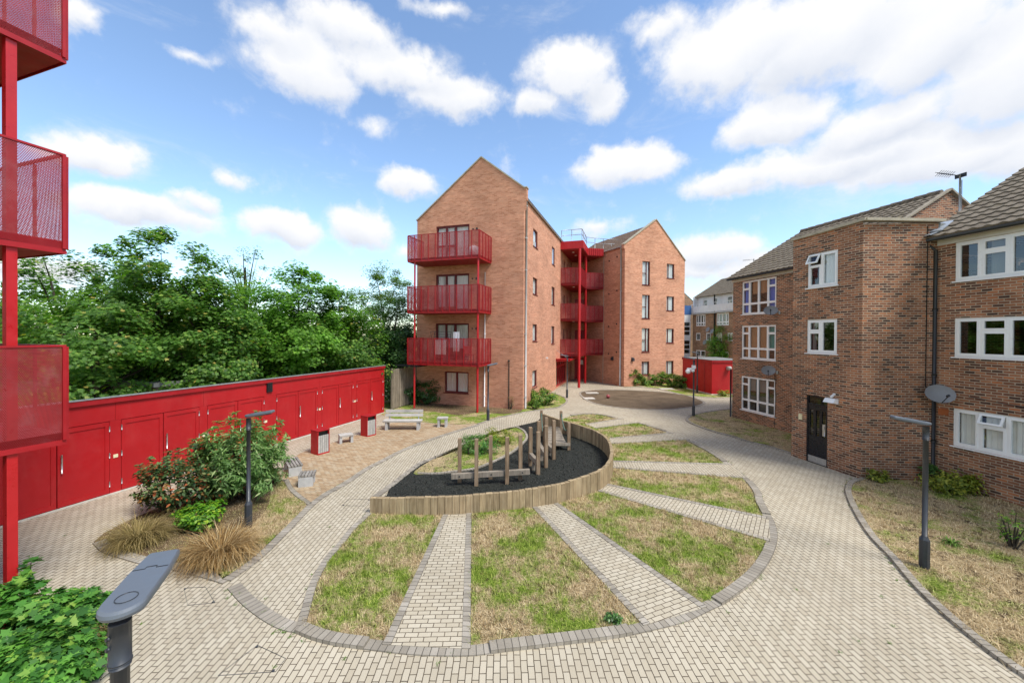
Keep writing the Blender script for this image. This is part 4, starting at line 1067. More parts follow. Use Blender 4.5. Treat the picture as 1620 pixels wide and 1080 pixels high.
# ------------------------------------------------------------------ brown brick block on the right
R0 = G(1361, 757.5)
B = thing('apartment_block', 'brown mottled brick flats with tiled roof, white windows and a black entrance door', 'apartment block', (*R0, 0), R_(11))
qx, qy, lx, ly = 2.1, -.56, 2.96, 8.86
PT_ = Fr((0, 0), (0, 1), (-1, 0)); PF2 = Fr((0, 0), (qx, qy), (qy, -qx)); PN = Fr((qx, qy), (0, -1), (-1, 0)); PL = Fr((lx, ly), (0, -1), (-1, 0))
PF2.n = Vector((qy, -qx, 0)).normalized()
tops = [(.77, 1.84, 6.12, 7.3), (.77, 1.84, 3.84, 5.0), (1.06, 1.83, 0, 2.36)]
nops = [(.4, 2.12, 6.06, 7.2), (.4, 2.12, 3.84, 4.98), (.4, 2.12, 1.22, 2.32), (3.6, 5.3, 6.06, 7.2), (3.6, 5.3, 3.84, 4.98), (3.6, 5.3, 1.22, 2.32)]
lops = [(.64, 2.76, 5.55, 7.28), (.64, 2.76, 3.25, 4.97), (.64, 2.76, .56, 2.33)]
mb = MB()
wall(mb, PT_, 0, 2.41, -.1, 7.98, tops, .1)
wall(mb, PF2, 0, math.hypot(qx, qy), -.1, 7.9, (), .1, u0=.07)
wall(mb, PN, 0, 11, -.1, 7.38, nops, .08, u0=.03)
wall(mb, PL, 0, ly-2.42, -.1, 7.52, lops, .08, u0=.05)
wall(mb, Fr((0, 2.41), (1, 0), (0, 1)), 0, lx, -.1, 7.98)
wall(mb, Fr((lx, ly), (1, 0), (0, 1)), 0, 9, -.1, 7.52)
mb.face([(lx, ly, 7.52), (lx+4.5, ly, 10.15), (lx+9, ly, 7.52)], [(0, 0), (4.5, 2.6), (9, 0)])
mb.face([(lx-.3, 2.45, 7.5), (lx+4.53, 2.45, 10.38), (lx+9.3, 2.45, 7.5)], [(0, 7.5), (4.8, 10.38), (9.6, 7.5)])   # gable end above the tower roof
wall(mb, Fr((qx, qy), (1, 0), (0, 1)), 0, 9, 7.38, 7.6)
mb.face([(qx, qy, 7.6), (qx+9, qy, 7.6), (qx+4.6, qy, 10.2)], [(0, 0), (9, 0), (4.6, 2.6)])
wall(mb, Fr((11.4, -12), (0, 1), (1, 0)), 0, 14.4, -.1, 7.6); wall(mb, Fr((11.7, 2.42), (0, 1), (1, 0)), 0, ly-2.42, -.1, 7.62); wall(mb, Fr((qx, -11.56), (1, 0), (0, -1)), 0, 10, -.1, 7.4)
mb.build('wall', M['stock_brick'], B)
mb = MB(); mb.prism([(0.03, 0.03), (qx, qy), (11.5, qy), (11.5, 2.4), (0.03, 2.4)], 7.8, 7.9); mb.build('flat_roof', M['felt'], B)
mb = MB()
mb.beam((.06, -.1, 8.03), (.06, 2.46, 7.98), .26, .09); mb.beam((.0, -.02, 8.02), (qx+.1, qy-.02, 7.96), .26, .085); mb.beam((-.05, 2.34, 7.98), (lx+.2, 2.34, 7.98), .2, .085)
mb.build('coping', M['coping'], B)
mb = MB()
sl = math.hypot(4.85, 2.86)
tiled(mb, (lx-.32, ly+.12, 7.52), (0, -1, 0), (4.85, 0, 2.86), ly+.12-2.42, sl, .3, .34, .03, .032, 6)
tiled(mb, (lx+9.3, ly+.12, 7.5), (0, -1, 0), (-4.85, 0, 2.86), ly-2.4, sl, nx=2)
tiled(mb, (qx-.35, qy+.22, 7.42), (0, -1, 0), (4.95, 0, 2.95), 11.2, math.hypot(4.95, 2.95), .3, .34, .034, .034, 6)
tiled(mb, (qx+9.6, qy+.22, 7.4), (0, -1, 0), (-4.9, 0, 2.95), 11.2, math.hypot(4.9, 2.95), nx=2)
mb.build('roof', M['tile'], B)
for x0, y0, y1, z in ((lx+4.53, ly+.12, 2.42, 10.42), (qx+4.6, qy+.22, -11, 10.42)):
    mb = MB(); n = int(abs(y0-y1)/.45)
    for i in range(n): mb.tube([(x0, y0-i*.45, z-.02), (x0, y0-i*.45-.46, z-.035)], [.13, .115], 8)
    mb.build('ridge_tile', M['tile'], B)
mb = MB()       # mortared verge of the far gable, white fascias, black gutters
mb.beam((lx-.3, 2.42, 7.58), (lx+4.53, 2.42, 10.42), .16, .07); mb.beam((lx+4.53, 2.42, 10.42), (lx+9.3, 2.42, 7.58), .16, .07)
mb.build('verge', M['brown_tile_edge'], B)
mb = MB(); sbox(mb, PN, -.1, 11, .002, .03, 7.2, 7.38); sbox(mb, PL, -.1, ly-2.42, .002, .03, 7.32, 7.5); mb.build('fascia', M['fascia'], B)
mb = MB(); mb.tube([PN(-.25, .3, 7.37), PN(11, .3, 7.37)], .055, 8); mb.tube([PL(-.12, .28, 7.47), PL(ly-2.43, .28, 7.47)], .05, 8); mb.build('gutter', M['black'], B)
mb = MB(); mb.tube([PN(-.18, .3, 7.38), PN(-.1, .2, 7.2), PN(-.02, .08, 7.05), PN(-.02, .08, 0)], .055, 10)
for z in (1.2, 3.2, 5.2): mb.tube([PN(-.02, .08, z), PN(-.02, .08, z+.09)], .072, 10)
mb.build('downpipe', M['black'], B)
mb = MB(); mb.tube([PL(-.05, .05, 2.6), PL(-.05, .05, -.05)], .045, 8); mb.build('drain_pipe', M['black'], B); mb = MB(); mb.tube([PF2(1.85, .02, 7.8), PF2(1.84, .02, 2.9), PF2(1.95, .02, 2.8)], .012, 6); mb.build('cable', M['black'], B)
mb = MB(); mb.beam((qx-.25, qy+.05, 7.62), (qx+.5, qy+.2, 8.0), .5, .03); mb.beam((qx-.4, qy+.12, 7.5), (qx-.05, qy+.05, 7.64), .4, .03); mb.build('lead_flashing', M['lead'], B)
for z in (2.72, 5.28):
    mb = MB(); mb.box(qx+.2, 11.3, -11.4, -.75, z, z+.12); mb.box(lx+.2, 11.5, 2.6, ly-.05, z, z+.12); mb.box(.15, lx+.1, .05, 2.35, z, z+.12); mb.build('floor_slab', M['concrete'], B)  # inner floors added so the rooms seen through the glass stay dark
# windows
c3 = [(.9, [1]), (1, [.68, .32]), (1, [1])]
window(B, PN, *nops[0], c3, .03, .06, 'white', 'dark_glass', [(.4, .64, 'curtain', .98)], True, .05)
window(B, PN, *nops[1], c3, .03, .06, 'white', 'dark_glass', [], True, .05)
window(B, PN, *nops[2], c3, .03, .06, 'white', 'glass', [(.02, .3, 'curtain', .97), (.36, .99, 'curtain', .97)], True, .05, opened={(1, 1): 24}.items())
for q in nops[3:]: window(B, PN, *q, c3, .03, .06, 'white', 'dark_glass', [(.6, .98, 'curtain', .97)], True, .05)
c2 = [(1, [1]), (.85, [.66, .34])]
window(B, PT_, *tops[0], c2, .03, .055, 'white', 'glass', [(.02, .5, 'curtain', .97)], True, .05, opened={(1, 1): 26}.items())
window(B, PT_, *tops[1], c2, .03, .055, 'white', 'dark_glass', [(.8, .98, 'curtain', .97)], True, .05)
c4 = [(.75, [.3, .48, .22]), (1, [.3, .7]), (1, [.3, .7]), (.75, [.3, .48, .22])]
window(B, PL, *lops[0], c4, .03, .05, 'white', 'glass', [(.02, .2, 'blue_curtain', .97), (.26, .72, 'tan_blind', .4), (.78, .99, 'blue_curtain', .97)], True, .03, opened={}.items())
window(B, PL, *lops[1], c4, .03, .05, 'white', 'glass', [(.04, .75, 'tan_blind', .97), (.77, .98, 'teal', .7)], True, .03)
window(B, PL, *lops[2], c4, .03, .05, 'white', 'dark_glass', [(.2, .75, 'curtain', .4)], True, .03)
# entrance door in the tower
mb = MB(); s0, s1 = 1.06, 1.83
sbox(mb, PT_, s0, s0+.05, -.1, -.03, 0, 2.36); sbox(mb, PT_, s1-.05, s1, -.1, -.03, 0, 2.36); sbox(mb, PT_, s0+.05, s1-.05, -.1, -.03, 2.31, 2.36); sbox(mb, PT_, s0+.05, s1-.05, -.1, -.03, 2.02, 2.07)
sbox(mb, PT_, s0+.05, s1-.05, -.09, -.045, .0, .95); sbox(mb, PT_, s0+.05, s1-.05, -.09, -.045, 1.85, 2.02)
for a in (0, 1, 2, 3): x = s0+.05+.67*a/3; sbox(mb, PT_, max(x-.05, s0+.05), min(x+.05, s1-.05), -.089, -.046, .95, 1.85)
dr = mb.build('entrance_door', M['black_door'], B)
mb = MB()
for a in (0, 1, 2): x = s0+.05+.67*a/3; mb.face([PT_(x+.05, -.07, .95), PT_(x+.173, -.07, .95), PT_(x+.173, -.07, 1.85), PT_(x+.05, -.07, 1.85)])
mb.face([PT_(s0+.05, -.07, 2.07), PT_(s1-.05, -.07, 2.07), PT_(s1-.05, -.07, 2.31), PT_(s0+.05, -.07, 2.31)])
mb.build('pane', M['glass'], dr)
mb = MB(); sbox(mb, PT_, s0+.05, s1-.05, -.044, -.038, .02, .24); mb.build('kick_plate', M['steel'], dr); mb = MB(); sbox(mb, PT_, s0+.1, s0+.2, -.044, -.036, 1.02, 1.42); mb.build('push_plate', M['steel'], dr)
mb = MB(); mb.tube([PT_(s0+.1, 0.0, 1.02), PT_(s0+.1, .0, 1.36)], .012, 8); mb.beam(PT_(s0+.1, -.04, 1.05), PT_(s0+.1, 0, 1.05), .015, .015); mb.beam(PT_(s0+.1, -.04, 1.33), PT_(s0+.1, 0, 1.33), .015, .015)
mb.build('handle', M['steel'], dr)
mb = MB(); sbox(mb, PT_, 1.98, 2.1, 0, .035, 1.42, 1.62); mb.build('entry_phone', M['cream'], B)
mb = MB(); mb.beam(PT_(.82, .0, 2.52), PT_(.82, .16, 2.42), .05, .05)
mb.hexa([PT_(1.03, .02, 2.2), PT_(.68, .02, 2.2), PT_(.68, .24, 2.24), PT_(1.03, .24, 2.24), PT_(1.03, .02, 2.37), PT_(.68, .02, 2.37), PT_(.68, .14, 2.37), PT_(1.03, .14, 2.37)])
mb.build('door_light', M['white'], B)
mb = MB(); sbox(mb, PN, .06, .3, .002, .02, 2.08, 2.26); mb.build('rust_patch', M['copper'], B)
mb = MB(); mb.tube([PN(.75, .04, 2.72), PN(1.6, .02, 2.62), PN(3.2, .02, 2.6)], .008, 5); mb.build('cable', M['black'], B); mb = MB(); mb.tube([PL(2.75, .02, 2.6), PL(2.8, .02, 1.4), PL(2.75, .02, .05)], .009, 5); mb.build('cable', M['black'], B)

def toW(o, p):   # local point of a thing -> world
    v = Matrix.Rotation(o.rotation_euler.z, 3, 'Z') @ Vector(p); return v+o.location
def dish(label, parent, P, s, z, rad, head):
    q = toW(parent, P(s, .38, z)); t = thing('satellite_dish', label, 'satellite dish', q, head)
    mb = MB(); n, rr = 24, 5
    rows = []
    for k in range(rr+1):
        f = k/rr; rows.append([(rad*f*math.cos(2*math.pi*i/n), -.16*rad*2*f*f*.6-.0, rad*.82*f*math.sin(2*math.pi*i/n)) for i in range(n)])
    tilt = Matrix.Rotation(R_(-24), 3, 'X')
    for off, flip in ((0, False), (.012, True)):
        for k in range(rr):
            for i in range(n):
                a = [rows[k][i], rows[k][(i+1) % n], rows[k+1][(i+1) % n], rows[k+1][i]]
                a = [tuple(tilt @ Vector((x, y+off, z_))) for x, y, z_ in a]
                if k == 0: a = [a[0], a[2], a[3]]
                mb.face(a[::-1] if flip else a, None, 0, True)
    mb.build('reflector', M['dish'], t)
    mb = MB(); mb.tube([tilt @ Vector((0, -.02, -rad*.8)), tilt @ Vector((0, -rad*1.25, -rad*.55))], .012, 6); mb.tube([tilt @ Vector((0, -rad*1.35, -rad*.5)), tilt @ Vector((0, -rad*1.1, -rad*.5))], .035, 8); mb.build('feed_arm', M['black'], t)
    mb = MB(); b = Matrix.Rotation(-head, 3, 'Z') @ (toW(parent, P(s+.12, 0, z-.08))-t.location)
    mb.tube([(0, .02, 0), (0, .1, -.05), b], .02, 6); mb.box(b.x-.05, b.x+.05, b.y-.02, b.y+.02, b.z-.08, b.z+.08)
    mb.build('bracket', M['galv'], t)
dish('large grey satellite dish beside the black downpipe above the lowest right-hand window', B, PN, .3, 2.72, .34, R_(-25))
dish('grey satellite dish at the lower right corner of the top four-pane window with blue curtains', B, PL, 2.85, 5.62, .29, R_(-35))
dish('grey satellite dish between the middle and lowest four-pane windows of the brown brick flats', B, PL, 2.75, 2.78, .29, R_(-35))
def aerial(label, loc, h, head=0, n=9):
    t = thing('television_aerial', label, 'aerial', loc, head)
    mb = MB(); mb.tube([(0, 0, 0), (0, 0, h)], .03, 8); mb.tube([(.09, 0, 0), (.09, 0, h-.2)], .012, 6); mb.build('mast', M['galv'], t)
    mb = MB(); mb.tube([(-1.05, 0, h-.05), (.12, 0, h-.05)], .014, 6)
    for i in range(n):
        x = -1.0+i*.1; mb.tube([(x, -.1, h-.05-.07), (x, .1, h-.05+.07)], .008, 4); mb.tube([(x, .1, h-.05-.07), (x, -.1, h-.05+.07)], .008, 4)
    mb.beam((.03, -.16, h-.05), (.03, .16, h-.05), .03, .14); mb.build('antenna', M['black'], t)
aerial('black finned television aerial on a pale mast beside the brick gable of the right-hand flats', toW(B, (5.6, 1.0, 7.9)), 2.4, R_(11), 7)

# ------------------------------------------------------------------ red store row
g0 = G(200, 774.4)
S = thing('store_row', 'long row of bright red timber bin stores with paired doors along the left paving', 'store row', (*g0, 0), R_(-18.2))
PSf = Fr((0, 0), (0, 1), (1, 0)); y0, y1 = -9.2, 11.62
pairs = [(-2.4, -.36), (-.12, 1.91), (2.16, 4.23), (4.76, 6.83), (7.09, 9.12), (9.37, 11.5), (-4.7, -2.65), (-7, -4.95)]
mb = MB()
sbox(mb, PSf, y0, y1, -3.0, -.06, -.02, 2.1); sbox(mb, PSf, y0, y1, -.12, -.061, 2.1, 2.5)
for a, b in ((y0, -7), (-4.95, -4.7), (-2.65, -2.4), (-.36, -.12), (1.91, 2.16), (4.23, 4.76), (6.83, 7.09), (9.12, 9.37), (11.5, y1)): sbox(mb, PSf, a, b, -.06, 0, -.02, 2.0)
jo = [y0, -4.82, -.24, 2.04, 4.5, 6.96, 9.24, y1]
for a, b in zip(jo, jo[1:]): sbox(mb, PSf, a+.003, b-.003, -.06, .0, 2.003, 2.5)
mb.build('wall', M['red'], S)
mb = MB(); sbox(mb, PSf, y0, y1+.03, -.05, .06, 2.503, 2.64); sbox(mb, PSf, y1, y1+.03, -3.0, -.06, 1.9, 2.3); mb.build('fascia', M['red_dark'], S)
mb = MB(); sbox(mb, PSf, y0, y1+.05, -.03, .075, 2.643, 2.672); mb.build('roof_edge', M['galv'], S)
mb = MB(); sbox(mb, PSf, y0, y1, -3.05, -.125, 2.103, 2.16); mb.build('roof', M['felt'], S)
mb = MB(); sbox(mb, PSf, y0, y1, 0.0, .05, -.03, .035); mb.build('plinth', M['slab'], S)
mb = MB(); sbox(mb, PSf, 4.32, 4.55, .0, .05, 2.14, 2.56)
for i in range(5): sbox(mb, PSf, 4.33, 4.54, .05, .07, 2.17+i*.075, 2.21+i*.075)
mb.build('black_vent', M['black'], S)
for i, (a, b) in enumerate(pairs):
    mid = (a+b)/2
    for s, e, hs in ((a, mid, a), (mid, b, b)):
        mb = MB(); s += .011; e -= .011
        sbox(mb, PSf, s, e, -.06, -.015, .05, 1.985)
        for q in ((s, s+.09, .05, 1.985), (e-.09, e, .05, 1.985), (s+.09, e-.09, .05, .16), (s+.09, e-.09, 1.87, 1.985)): sbox(mb, PSf, q[0], q[1], -.014, .004, q[2], q[3])
        d = mb.build('door', M['red'], S)
        hh = hs+(.012 if hs == a else -.012)
        for z in (.22, 1.0, 1.72): mb = MB(); mb.tube([PSf(hh, .012, z), PSf(hh, .012, z+.14)], .014, 6); mb.build('hinge', M['galv'], d)
    mb = MB(); x = mid+.07; mb.tube([PSf(x, .05, .9), PSf(x, .05, 1.36)], .017, 8); mb.beam(PSf(x, 0, .96), PSf(x, .05, .96), .02, .02); mb.beam(PSf(x, 0, 1.3), PSf(x, .05, 1.3), .02, .02)
    mb.build('handle', M['steel'], d)
for s in (-.24, 2.04, 4.3, 6.96, 9.24, -2.52):
    mb = MB(); sbox(mb, PSf, s-.05, s+.05, 0.001, .012, .98, 1.07); mb.build('number_plate', M['cream'], S)
for (x, y, w, d, z, lab) in ((-4.7, 4.4, 2.6, 3.6, 2.5, 'grey felt flat roof of a low shed showing over the middle of the red stores'), (-4.9, 10.2, 2.8, 3.8, 2.62, 'grey felt flat roof of a low shed behind the far end of the red stores')):
    q = toW(S, (x, y, 0)); t = thing('shed', lab, 'shed', (q.x, q.y, 0), R_(-18.2))
    mb = MB(); mb.box(-w/2, w/2, -d/2, d/2, 0, z-.1); mb.build('wall', M['fence_wood'], t)
    mb = MB(); mb.box(-w/2-.1, w/2+.1, -d/2-.1, d/2+.1, z-.1, z+.05); mb.build('roof', M['felt'], t)
# close-boarded fence between the stores and the gabled block
fa, fb = G(604, 646), toW(A, (-gw-.0, 2.0, 0)); fa = Vector((*toW(S, (-.1, 12.6, 0)).xy, 0)); fb.z = 0
t = thing('timber_fence', 'weathered close-boarded timber fence between the red stores and the peach gable', 'fence', fa, math.atan2(fb.y-fa.y, fb.x-fa.x))
L = (fb-fa).length; mb = MB(); n = int(L/.11)
for i in range(n): o_ = .008 if i % 2 else 0; mb.box(i*L/n, (i+1)*L/n-.006, -.015+o_, .012+o_, .05, 2.35+.03*random.random())
mb.build('board_panel', M['fence_wood'], t)
for i in range(4):
    mb = MB(); x = L*i/3; mb.box(x-.05, x+.05, .03, .13, 0, 2.4); mb.build('post', M['fence_wood'], t)
p = toW(A, (-bw-2.0, -1.6, 0)); t = thing('canopy', 'thin black flat canopy fixed to the left post under the lowest balcony', 'canopy', (p.x, p.y, 2.48), R_(-18.2))
mb = MB(); mb.box(-1.0, .75, -.35, .75, 0, .07); mb.build('roof_sheet', M['black'], t)
mb = MB(); mb.beam((-.95, .6, -2.48), (-.95, .6, 0), .06, .06); mb.build('post', M['black'], t)

# ------------------------------------------------------------------ small red shed and lamp beyond the brown flats
K = G(1126, 624.6)
t = thing('bin_store', 'small bright red flat-roofed bin store standing alone beside the far path', 'bin store', (*K, 0), R_(5.6))
mb = MB(); mb.box(0, 3.0, 0, 4.15, 0, 2.42); mb.build('wall', M['red'], t)
mb = MB(); mb.box(-.05, 3.05, -.05, 4.2, 2.42, 2.58); mb.build('fascia', M['red_dark'], t)
mb = MB(); mb.box(-.02, 3.02, -.02, 4.17, 2.585, 2.62); mb.build('roof', M['felt'], t)
mb = MB(); mb.box(-.08, 3.08, -.08, 4.23, -.02, .08); mb.build('plinth', M['slab'], t)
mb = MB(); mb.box(-.015, 0, .9, 1.02, .1, 2.3); mb.build('cover_strip', M['red_dark'], t)
mb = MB(); mb.box(1.15, 1.4, -.2, 0, 1.9, 2.15); mb.sphere((1.27, -.2, 2.02), .15); mb.build('wall_light', M['pipe_grey'], t)

# ------------------------------------------------------------------ distant flats
def far_block():
    o = ((1095-810)/620*48, 48); d = thing('apartment_block', 'distant brown brick flats with white top storey and railed balcony, seen between the blocks', 'apartment block', (*o, 0), R_(11))
    P = Fr((0, 0), (0, -1), (-1, 0))
    rows = [(5.6, 6.95, [(.7, 2.4), (4.2, 6.1), (8, 9.8)], [(.6, [.25, .75]), (1, [.25, .75]), (1, [.25, .75]), (.6, [.25, .75])]), (3.9, 4.8, [(.7, 1.5), (2.5, 3.3), (4.2, 5.1), (5.9, 6.9), (8, 9)], [(1, [1])]), (2.0, 2.75, [(.7, 2.4), (4.2, 6.1), (8, 9.8)], [(1, [1]), (1, [1])])]
    ops = [(a, b, z0, z1) for z0, z1, xs, _ in rows for a, b in xs]
    mb = MB(); wall(mb, P, .1, 12, -.1, 7.15, ops, .1); wall(mb, Fr((0, -.1), (1, 0), (0, 1)), 0, 8, -.1, 7.15); wall(mb, Fr((0, -12), (1, 0), (0, -1)), 0, 8, -.1, 9)
    mb.face([(0, -.1, 9.1), (8, -.1, 9.1), (4, -.1, 11.5)], [(0, 0), (8, 0), (4, 2.4)]); mb.build('wall', M['far_brick'], d)
    ao = [(1.3, 2.0, 7.4, 8.75), (3.0, 3.7, 7.8, 8.8), (5.2, 6.0, 7.8, 8.8), (7.6, 8.4, 7.4, 8.75)]
    mb = MB(); Q = Fr((.5, 0), (0, -1), (-1, 0)); wall(mb, Q, .1, 12, 7.15, 9.1, ao, .1); mb.box(.0, 8, -.25, -.1, 7.15, 9.1); mb.build('top_storey', M['offwhite'], d)
    mb = MB(); mb.box(-.35, .5, -12, -.1, 7.0, 7.15); mb.build('balcony_deck', M['pipe_grey'], d)
    mb = MB()
    for i in range(25): mb.beam((-.3, -.2-i*.49, 7.15), (-.3, -.2-i*.49, 8.2), .04, .04)
    mb.beam((-.3, -.1, 8.2), (-.3, -12, 8.2), .05, .05); mb.box(-.29, -.275, -12, -.1, 7.2, 7.95); mb.build('balcony_railing', M['offwhite'], d)
    for q in ao: window(d, Q, *q, [(1, [1])], .05, .07, 'white', 'dark_glass', [], False, .02)
    for z0, z1, xs, lay in rows:
        for a, b in xs: window(d, P, a, b, z0, z1, lay, .04, .08, 'white', 'dark_glass', [(.05, .45, 'curtain', .97)], False, .03)
    mb = MB(); s = math.hypot(4.3, 2.45)
    tiled(mb, (.15, .1, 9.08), (0, -1, 0), (4.0, 0, 2.45), 12.2, math.hypot(4, 2.45), nx=2); tiled(mb, (8.2, .1, 9.08), (0, -1, 0), (-4.05, 0, 2.45), 12.2, math.hypot(4.05, 2.45), nx=2); mb.build('roof', M['tile'], d)
    mb = MB(); mb.tube([P(4.0, .1, 9.1), P(4.0, .1, 0)], .07, 8); mb.build('downpipe', M['black'], d)
    mb = MB()
    for s_, z in ((3.2, 5.15), (3.9, 4.95), (2.7, 3.7), (-.2, 6.4), (-.15, 5.0)): mb.tube([P(s_, .25, z), P(s_, .33, z+.03)], [.05, .3], 14)
    mb.build('satellite_dish', M['dish'], d)
    aerial('thin television aerial on the tiled ridge of the distant flats', toW(d, (4, -5.0, 11.45)), 1.6, R_(-30), 7)
far_block()
t = thing('stair_tower', 'distant narrow stair tower with white bands, dark glazing and a blue top panel', 'stair tower', (21.4, 47.5, 0), R_(11))
mb = MB(); mb.box(-1.4, .25, 0, 3, 0, 7.6); mb.build('frame', M['offwhite'], t)
mb = MB(); mb.box(-1.43, .28, -.03, 3.03, 7.0, 8.1); mb.build('blue_panel', M['blue_panel'], t)
mb = MB()
for z in (.3, 2.35, 2.9, 3.45, 4.55, 5.1, 5.65): mb.box(-1.25, .1, -.04, -.001, z, z+(.42 if z > 1 else 1.6))
mb.build('pane', M['dark_glass'], t)
mb = MB()
for z in (.3, 2.35, 2.9, 3.45, 4.55, 5.1, 5.65): mb.box(-1.25, .1, -.02, -.0005, z+.01, z+(.40 if z > 1 else 1.58))
mb.build('dark_inside_sheet', M['black'], t)  # black sheets behind the panes, standing in for the dark inside
t = thing('apartment_block', 'distant brown brick gable rising behind the blue-topped stair tower', 'apartment block', (23.5, 54, 0), R_(11))
mb = MB(); P = Fr((-3.2, 0), (1, 0), (0, -1)); wall(mb, P, 0, 5, -.1, 9.0); mb.face([P(0, 0, 9), P(5, 0, 9), P(2.6, 0, 11.0)], [(0, 9), (5, 9), (2.6, 11)]); wall(mb, Fr((-3.2, 0), (0, 1), (-1, 0)), 0, 8, -.1, 9); wall(mb, Fr((1.8, 0), (0, 1), (1, 0)), 0, 8, -.1, 9); mb.build('wall', M['far_brick'], t)
mb = MB(); tiled(mb, (-3.35, 0, 8.95), (0, 1, 0), (2.75, 0, 2.05), 8, math.hypot(2.75, 2.05), nx=2); tiled(mb, (1.95, 0, 8.95), (0, 1, 0), (-2.55, 0, 2.05), 8, math.hypot(2.55, 2.05), nx=2); mb.build('roof', M['tile'], t)

# ------------------------------------------------------------------ block on the left whose balconies lean into the view
T = R_(18.2); dS_ = Vector((math.sin(T), math.cos(T), 0)); e_r = Vector((math.cos(T), -math.sin(T), 0))
Bc = Vector((-7.2, 6.32, 0))-dS_*bd
D = thing('apartment_block', 'block at the left edge with perforated red balconies stacked close to the viewer', 'apartment block', Bc, R_(161.8))
# local frame: -y points down the courtyard (same building type turned round)
PD = Fr((0, 0), (1, 0), (0, -1))
dops = [(1.0, 3.3, LV[k]+.02, h_) for k, h_ in ((0, 5.12), (1, 8.2), (2, 11.24))]
mb = MB(); wall(mb, PD, -.5, 6.7, -.1, 12, dops, .13); mb.build('wall', M['peach_brick'], D)
mb = MB(); mb.box(-.5, 6.7, .02, 3, 11.9, 12.3); mb.build('roof', M['brown_tile'], D)
for q in dops: window(D, PD, *q, [(1, [1]), (1, [1])], .08, .07, 'maroon', 'dark_glass', [(.1, .9, 'curtain', .95)], False, .04, name='balcony_door')
for z in LV: balcony(D, bw, z, .92)
for x in (.08, bw-.4):
    for a, b in zip([0, LV[0], LV[1]], [q-.19 for q in LV]):
        mb = MB(); mb.box(x-.05, x+.06, -bd+.5, -bd+.61, a, b); mb.build('balcony_post', M['red_post'], D)

# ------------------------------------------------------------------ lamps
def lamp(label, x, y, h, head_deg, r=.042, sink=0, tilt=8, extra=None, L=.56, W=.2):
    """black post with a flat LED head pointing along head_deg (degrees, from +X counter-clockwise)"""
    t = thing('street_lamp', label, 'street lamp', (x, y, 0), R_(head_deg), 'courtyard lamp posts')
    mb = MB(); mb.tube([(0, 0, -.1), (0, 0, .55), (0, 0, .62)], [r*1.9, r*1.9, r*1.05], 8, smooth=False); mb.tube([(0, 0, .62), (0, 0, h-.3)], r, 14)
    mb.build('post', M['lamp_grey'], t)
    mb = MB(); mb.tube([(0, 0, h-.32), (0, 0, h-.06)], r*1.2, 14); mb.tube([(0, 0, h-.3), (0, 0, h-.29)], r*1.3, 14)
    for a in (-.9, .2):
        for z in (h-.13, h-.19): mb.tube([(r*1.15*math.cos(a+2.2), r*1.15*math.sin(a+2.2), z), (r*1.5*math.cos(a+2.2), r*1.5*math.sin(a+2.2), z)], .011, 6)
    mb.build('collar', M['lamp_grey'], t)
    Rt = Matrix.Rotation(-R_(tilt), 3, 'Y'); n = 9
    out = [(-.075+.11*(1-math.cos(math.pi/2*k/n)), W/2*math.sin(math.pi/2*k/n)) for k in range(n+1)]       # rounded end over the post
    half = out+[(L*.55, W/2*.98), (L*.93, W/2*.80), (L*.965, W/2*.74), (L*.975, W/2*.62)]
    pl = half+[(x_, -y_) for x_, y_ in half[::-1] if y_ > 1e-6]
    mb = MB(); m = len(pl); cx = L*.4
    lay = [(.84, -.035), (.97, -.02), (1, .0), (.985, .018), (.93, .03)]
    rings = [[(cx+(x_-cx)*f, y_*f, z_+.012*(x_/L)) for x_, y_ in pl] for f, z_ in lay]
    tf = lambda p: Rt @ Vector(p)+Vector((0, 0, h))
    for a, b in zip(rings, rings[1:]):
        for i in range(m):
            j = (i+1) % m; mb.face([tf(a[j]), tf(a[i]), tf(b[i]), tf(b[j])], None, 0, True)
    mb.face([tf(p) for p in rings[-1][::-1]]); mb.face([tf(p) for p in rings[0]])
    hd = mb.build('lamp_head', M['lamp_head'], t)
    mb = MB(); z = .034
    mb.tube([tf((.07+.052*math.cos(a), .052*math.sin(a), z)) for a in [k*math.pi/12 for k in range(25)]], .0025, 5)
    mb.build('sensor_cap', M['lamp_grey'], hd)
    mb = MB(); ys = W/2*.84; z = .0375
    mb.tube([tf((L*.6, -ys, z)), tf((L*.6, -.03, z)), tf((L*.6+.02, -.028, z+.001)), tf((L*.6+.02, .028, z+.001)), tf((L*.6, .03, z)), tf((L*.6, ys, z))], .0035, 5)
    mb.build('hatch_seam', M['black'], hd)
    mb = MB(); q = [(L*.25, -W*.3, -.0365), (L*.9, -W*.26, -.0365), (L*.9, W*.26, -.0365), (L*.25, W*.3, -.0365)]
    mb.face([tf(p) for p in q]); mb.build('lens', M['dish'], hd)
    return t
nl = Vector((*G(190, 968, 2.77), 0))
lamp('slate grey lamp nearest the viewer, its flat head seen from above', nl.x, nl.y, 2.78, 112, .043, tilt=1, L=.62, W=.225)
lp = G(393, 835); lamp('lamp post standing in the planted bed among shrubs and tan grasses', lp[0], lp[1], 2.55, 6)
lp = G(1462, 898); lamp('lamp post standing in the dry lawn in front of the brown brick flats', lp[0], lp[1], 2.77, 165)
lp = G(772, 665); lamp('lamp post by the corner of the three stacked balconies', lp[0], lp[1], 2.84, 35)
lp = G(897, 629); lamp('lamp post before the red glazed entrance under the walkway', lp[0], lp[1], 2.95, 190)
lp = G(1097, 658); t4 = lamp('lamp post with a white security camera, at the tip of the lawn by the oval', lp[0], lp[1], 3.15, 170)
mb = MB(); mb.box(-.04, .35, -.05, .05, 2.55, 2.65); mb.sphere((.3, 0, 2.46), .13); mb.sphere((.05, 0, 2.5), .09); mb.box(-.08, .1, -.09, .09, 2.62, 2.8); mb.build('security_camera', M['white'], t4)
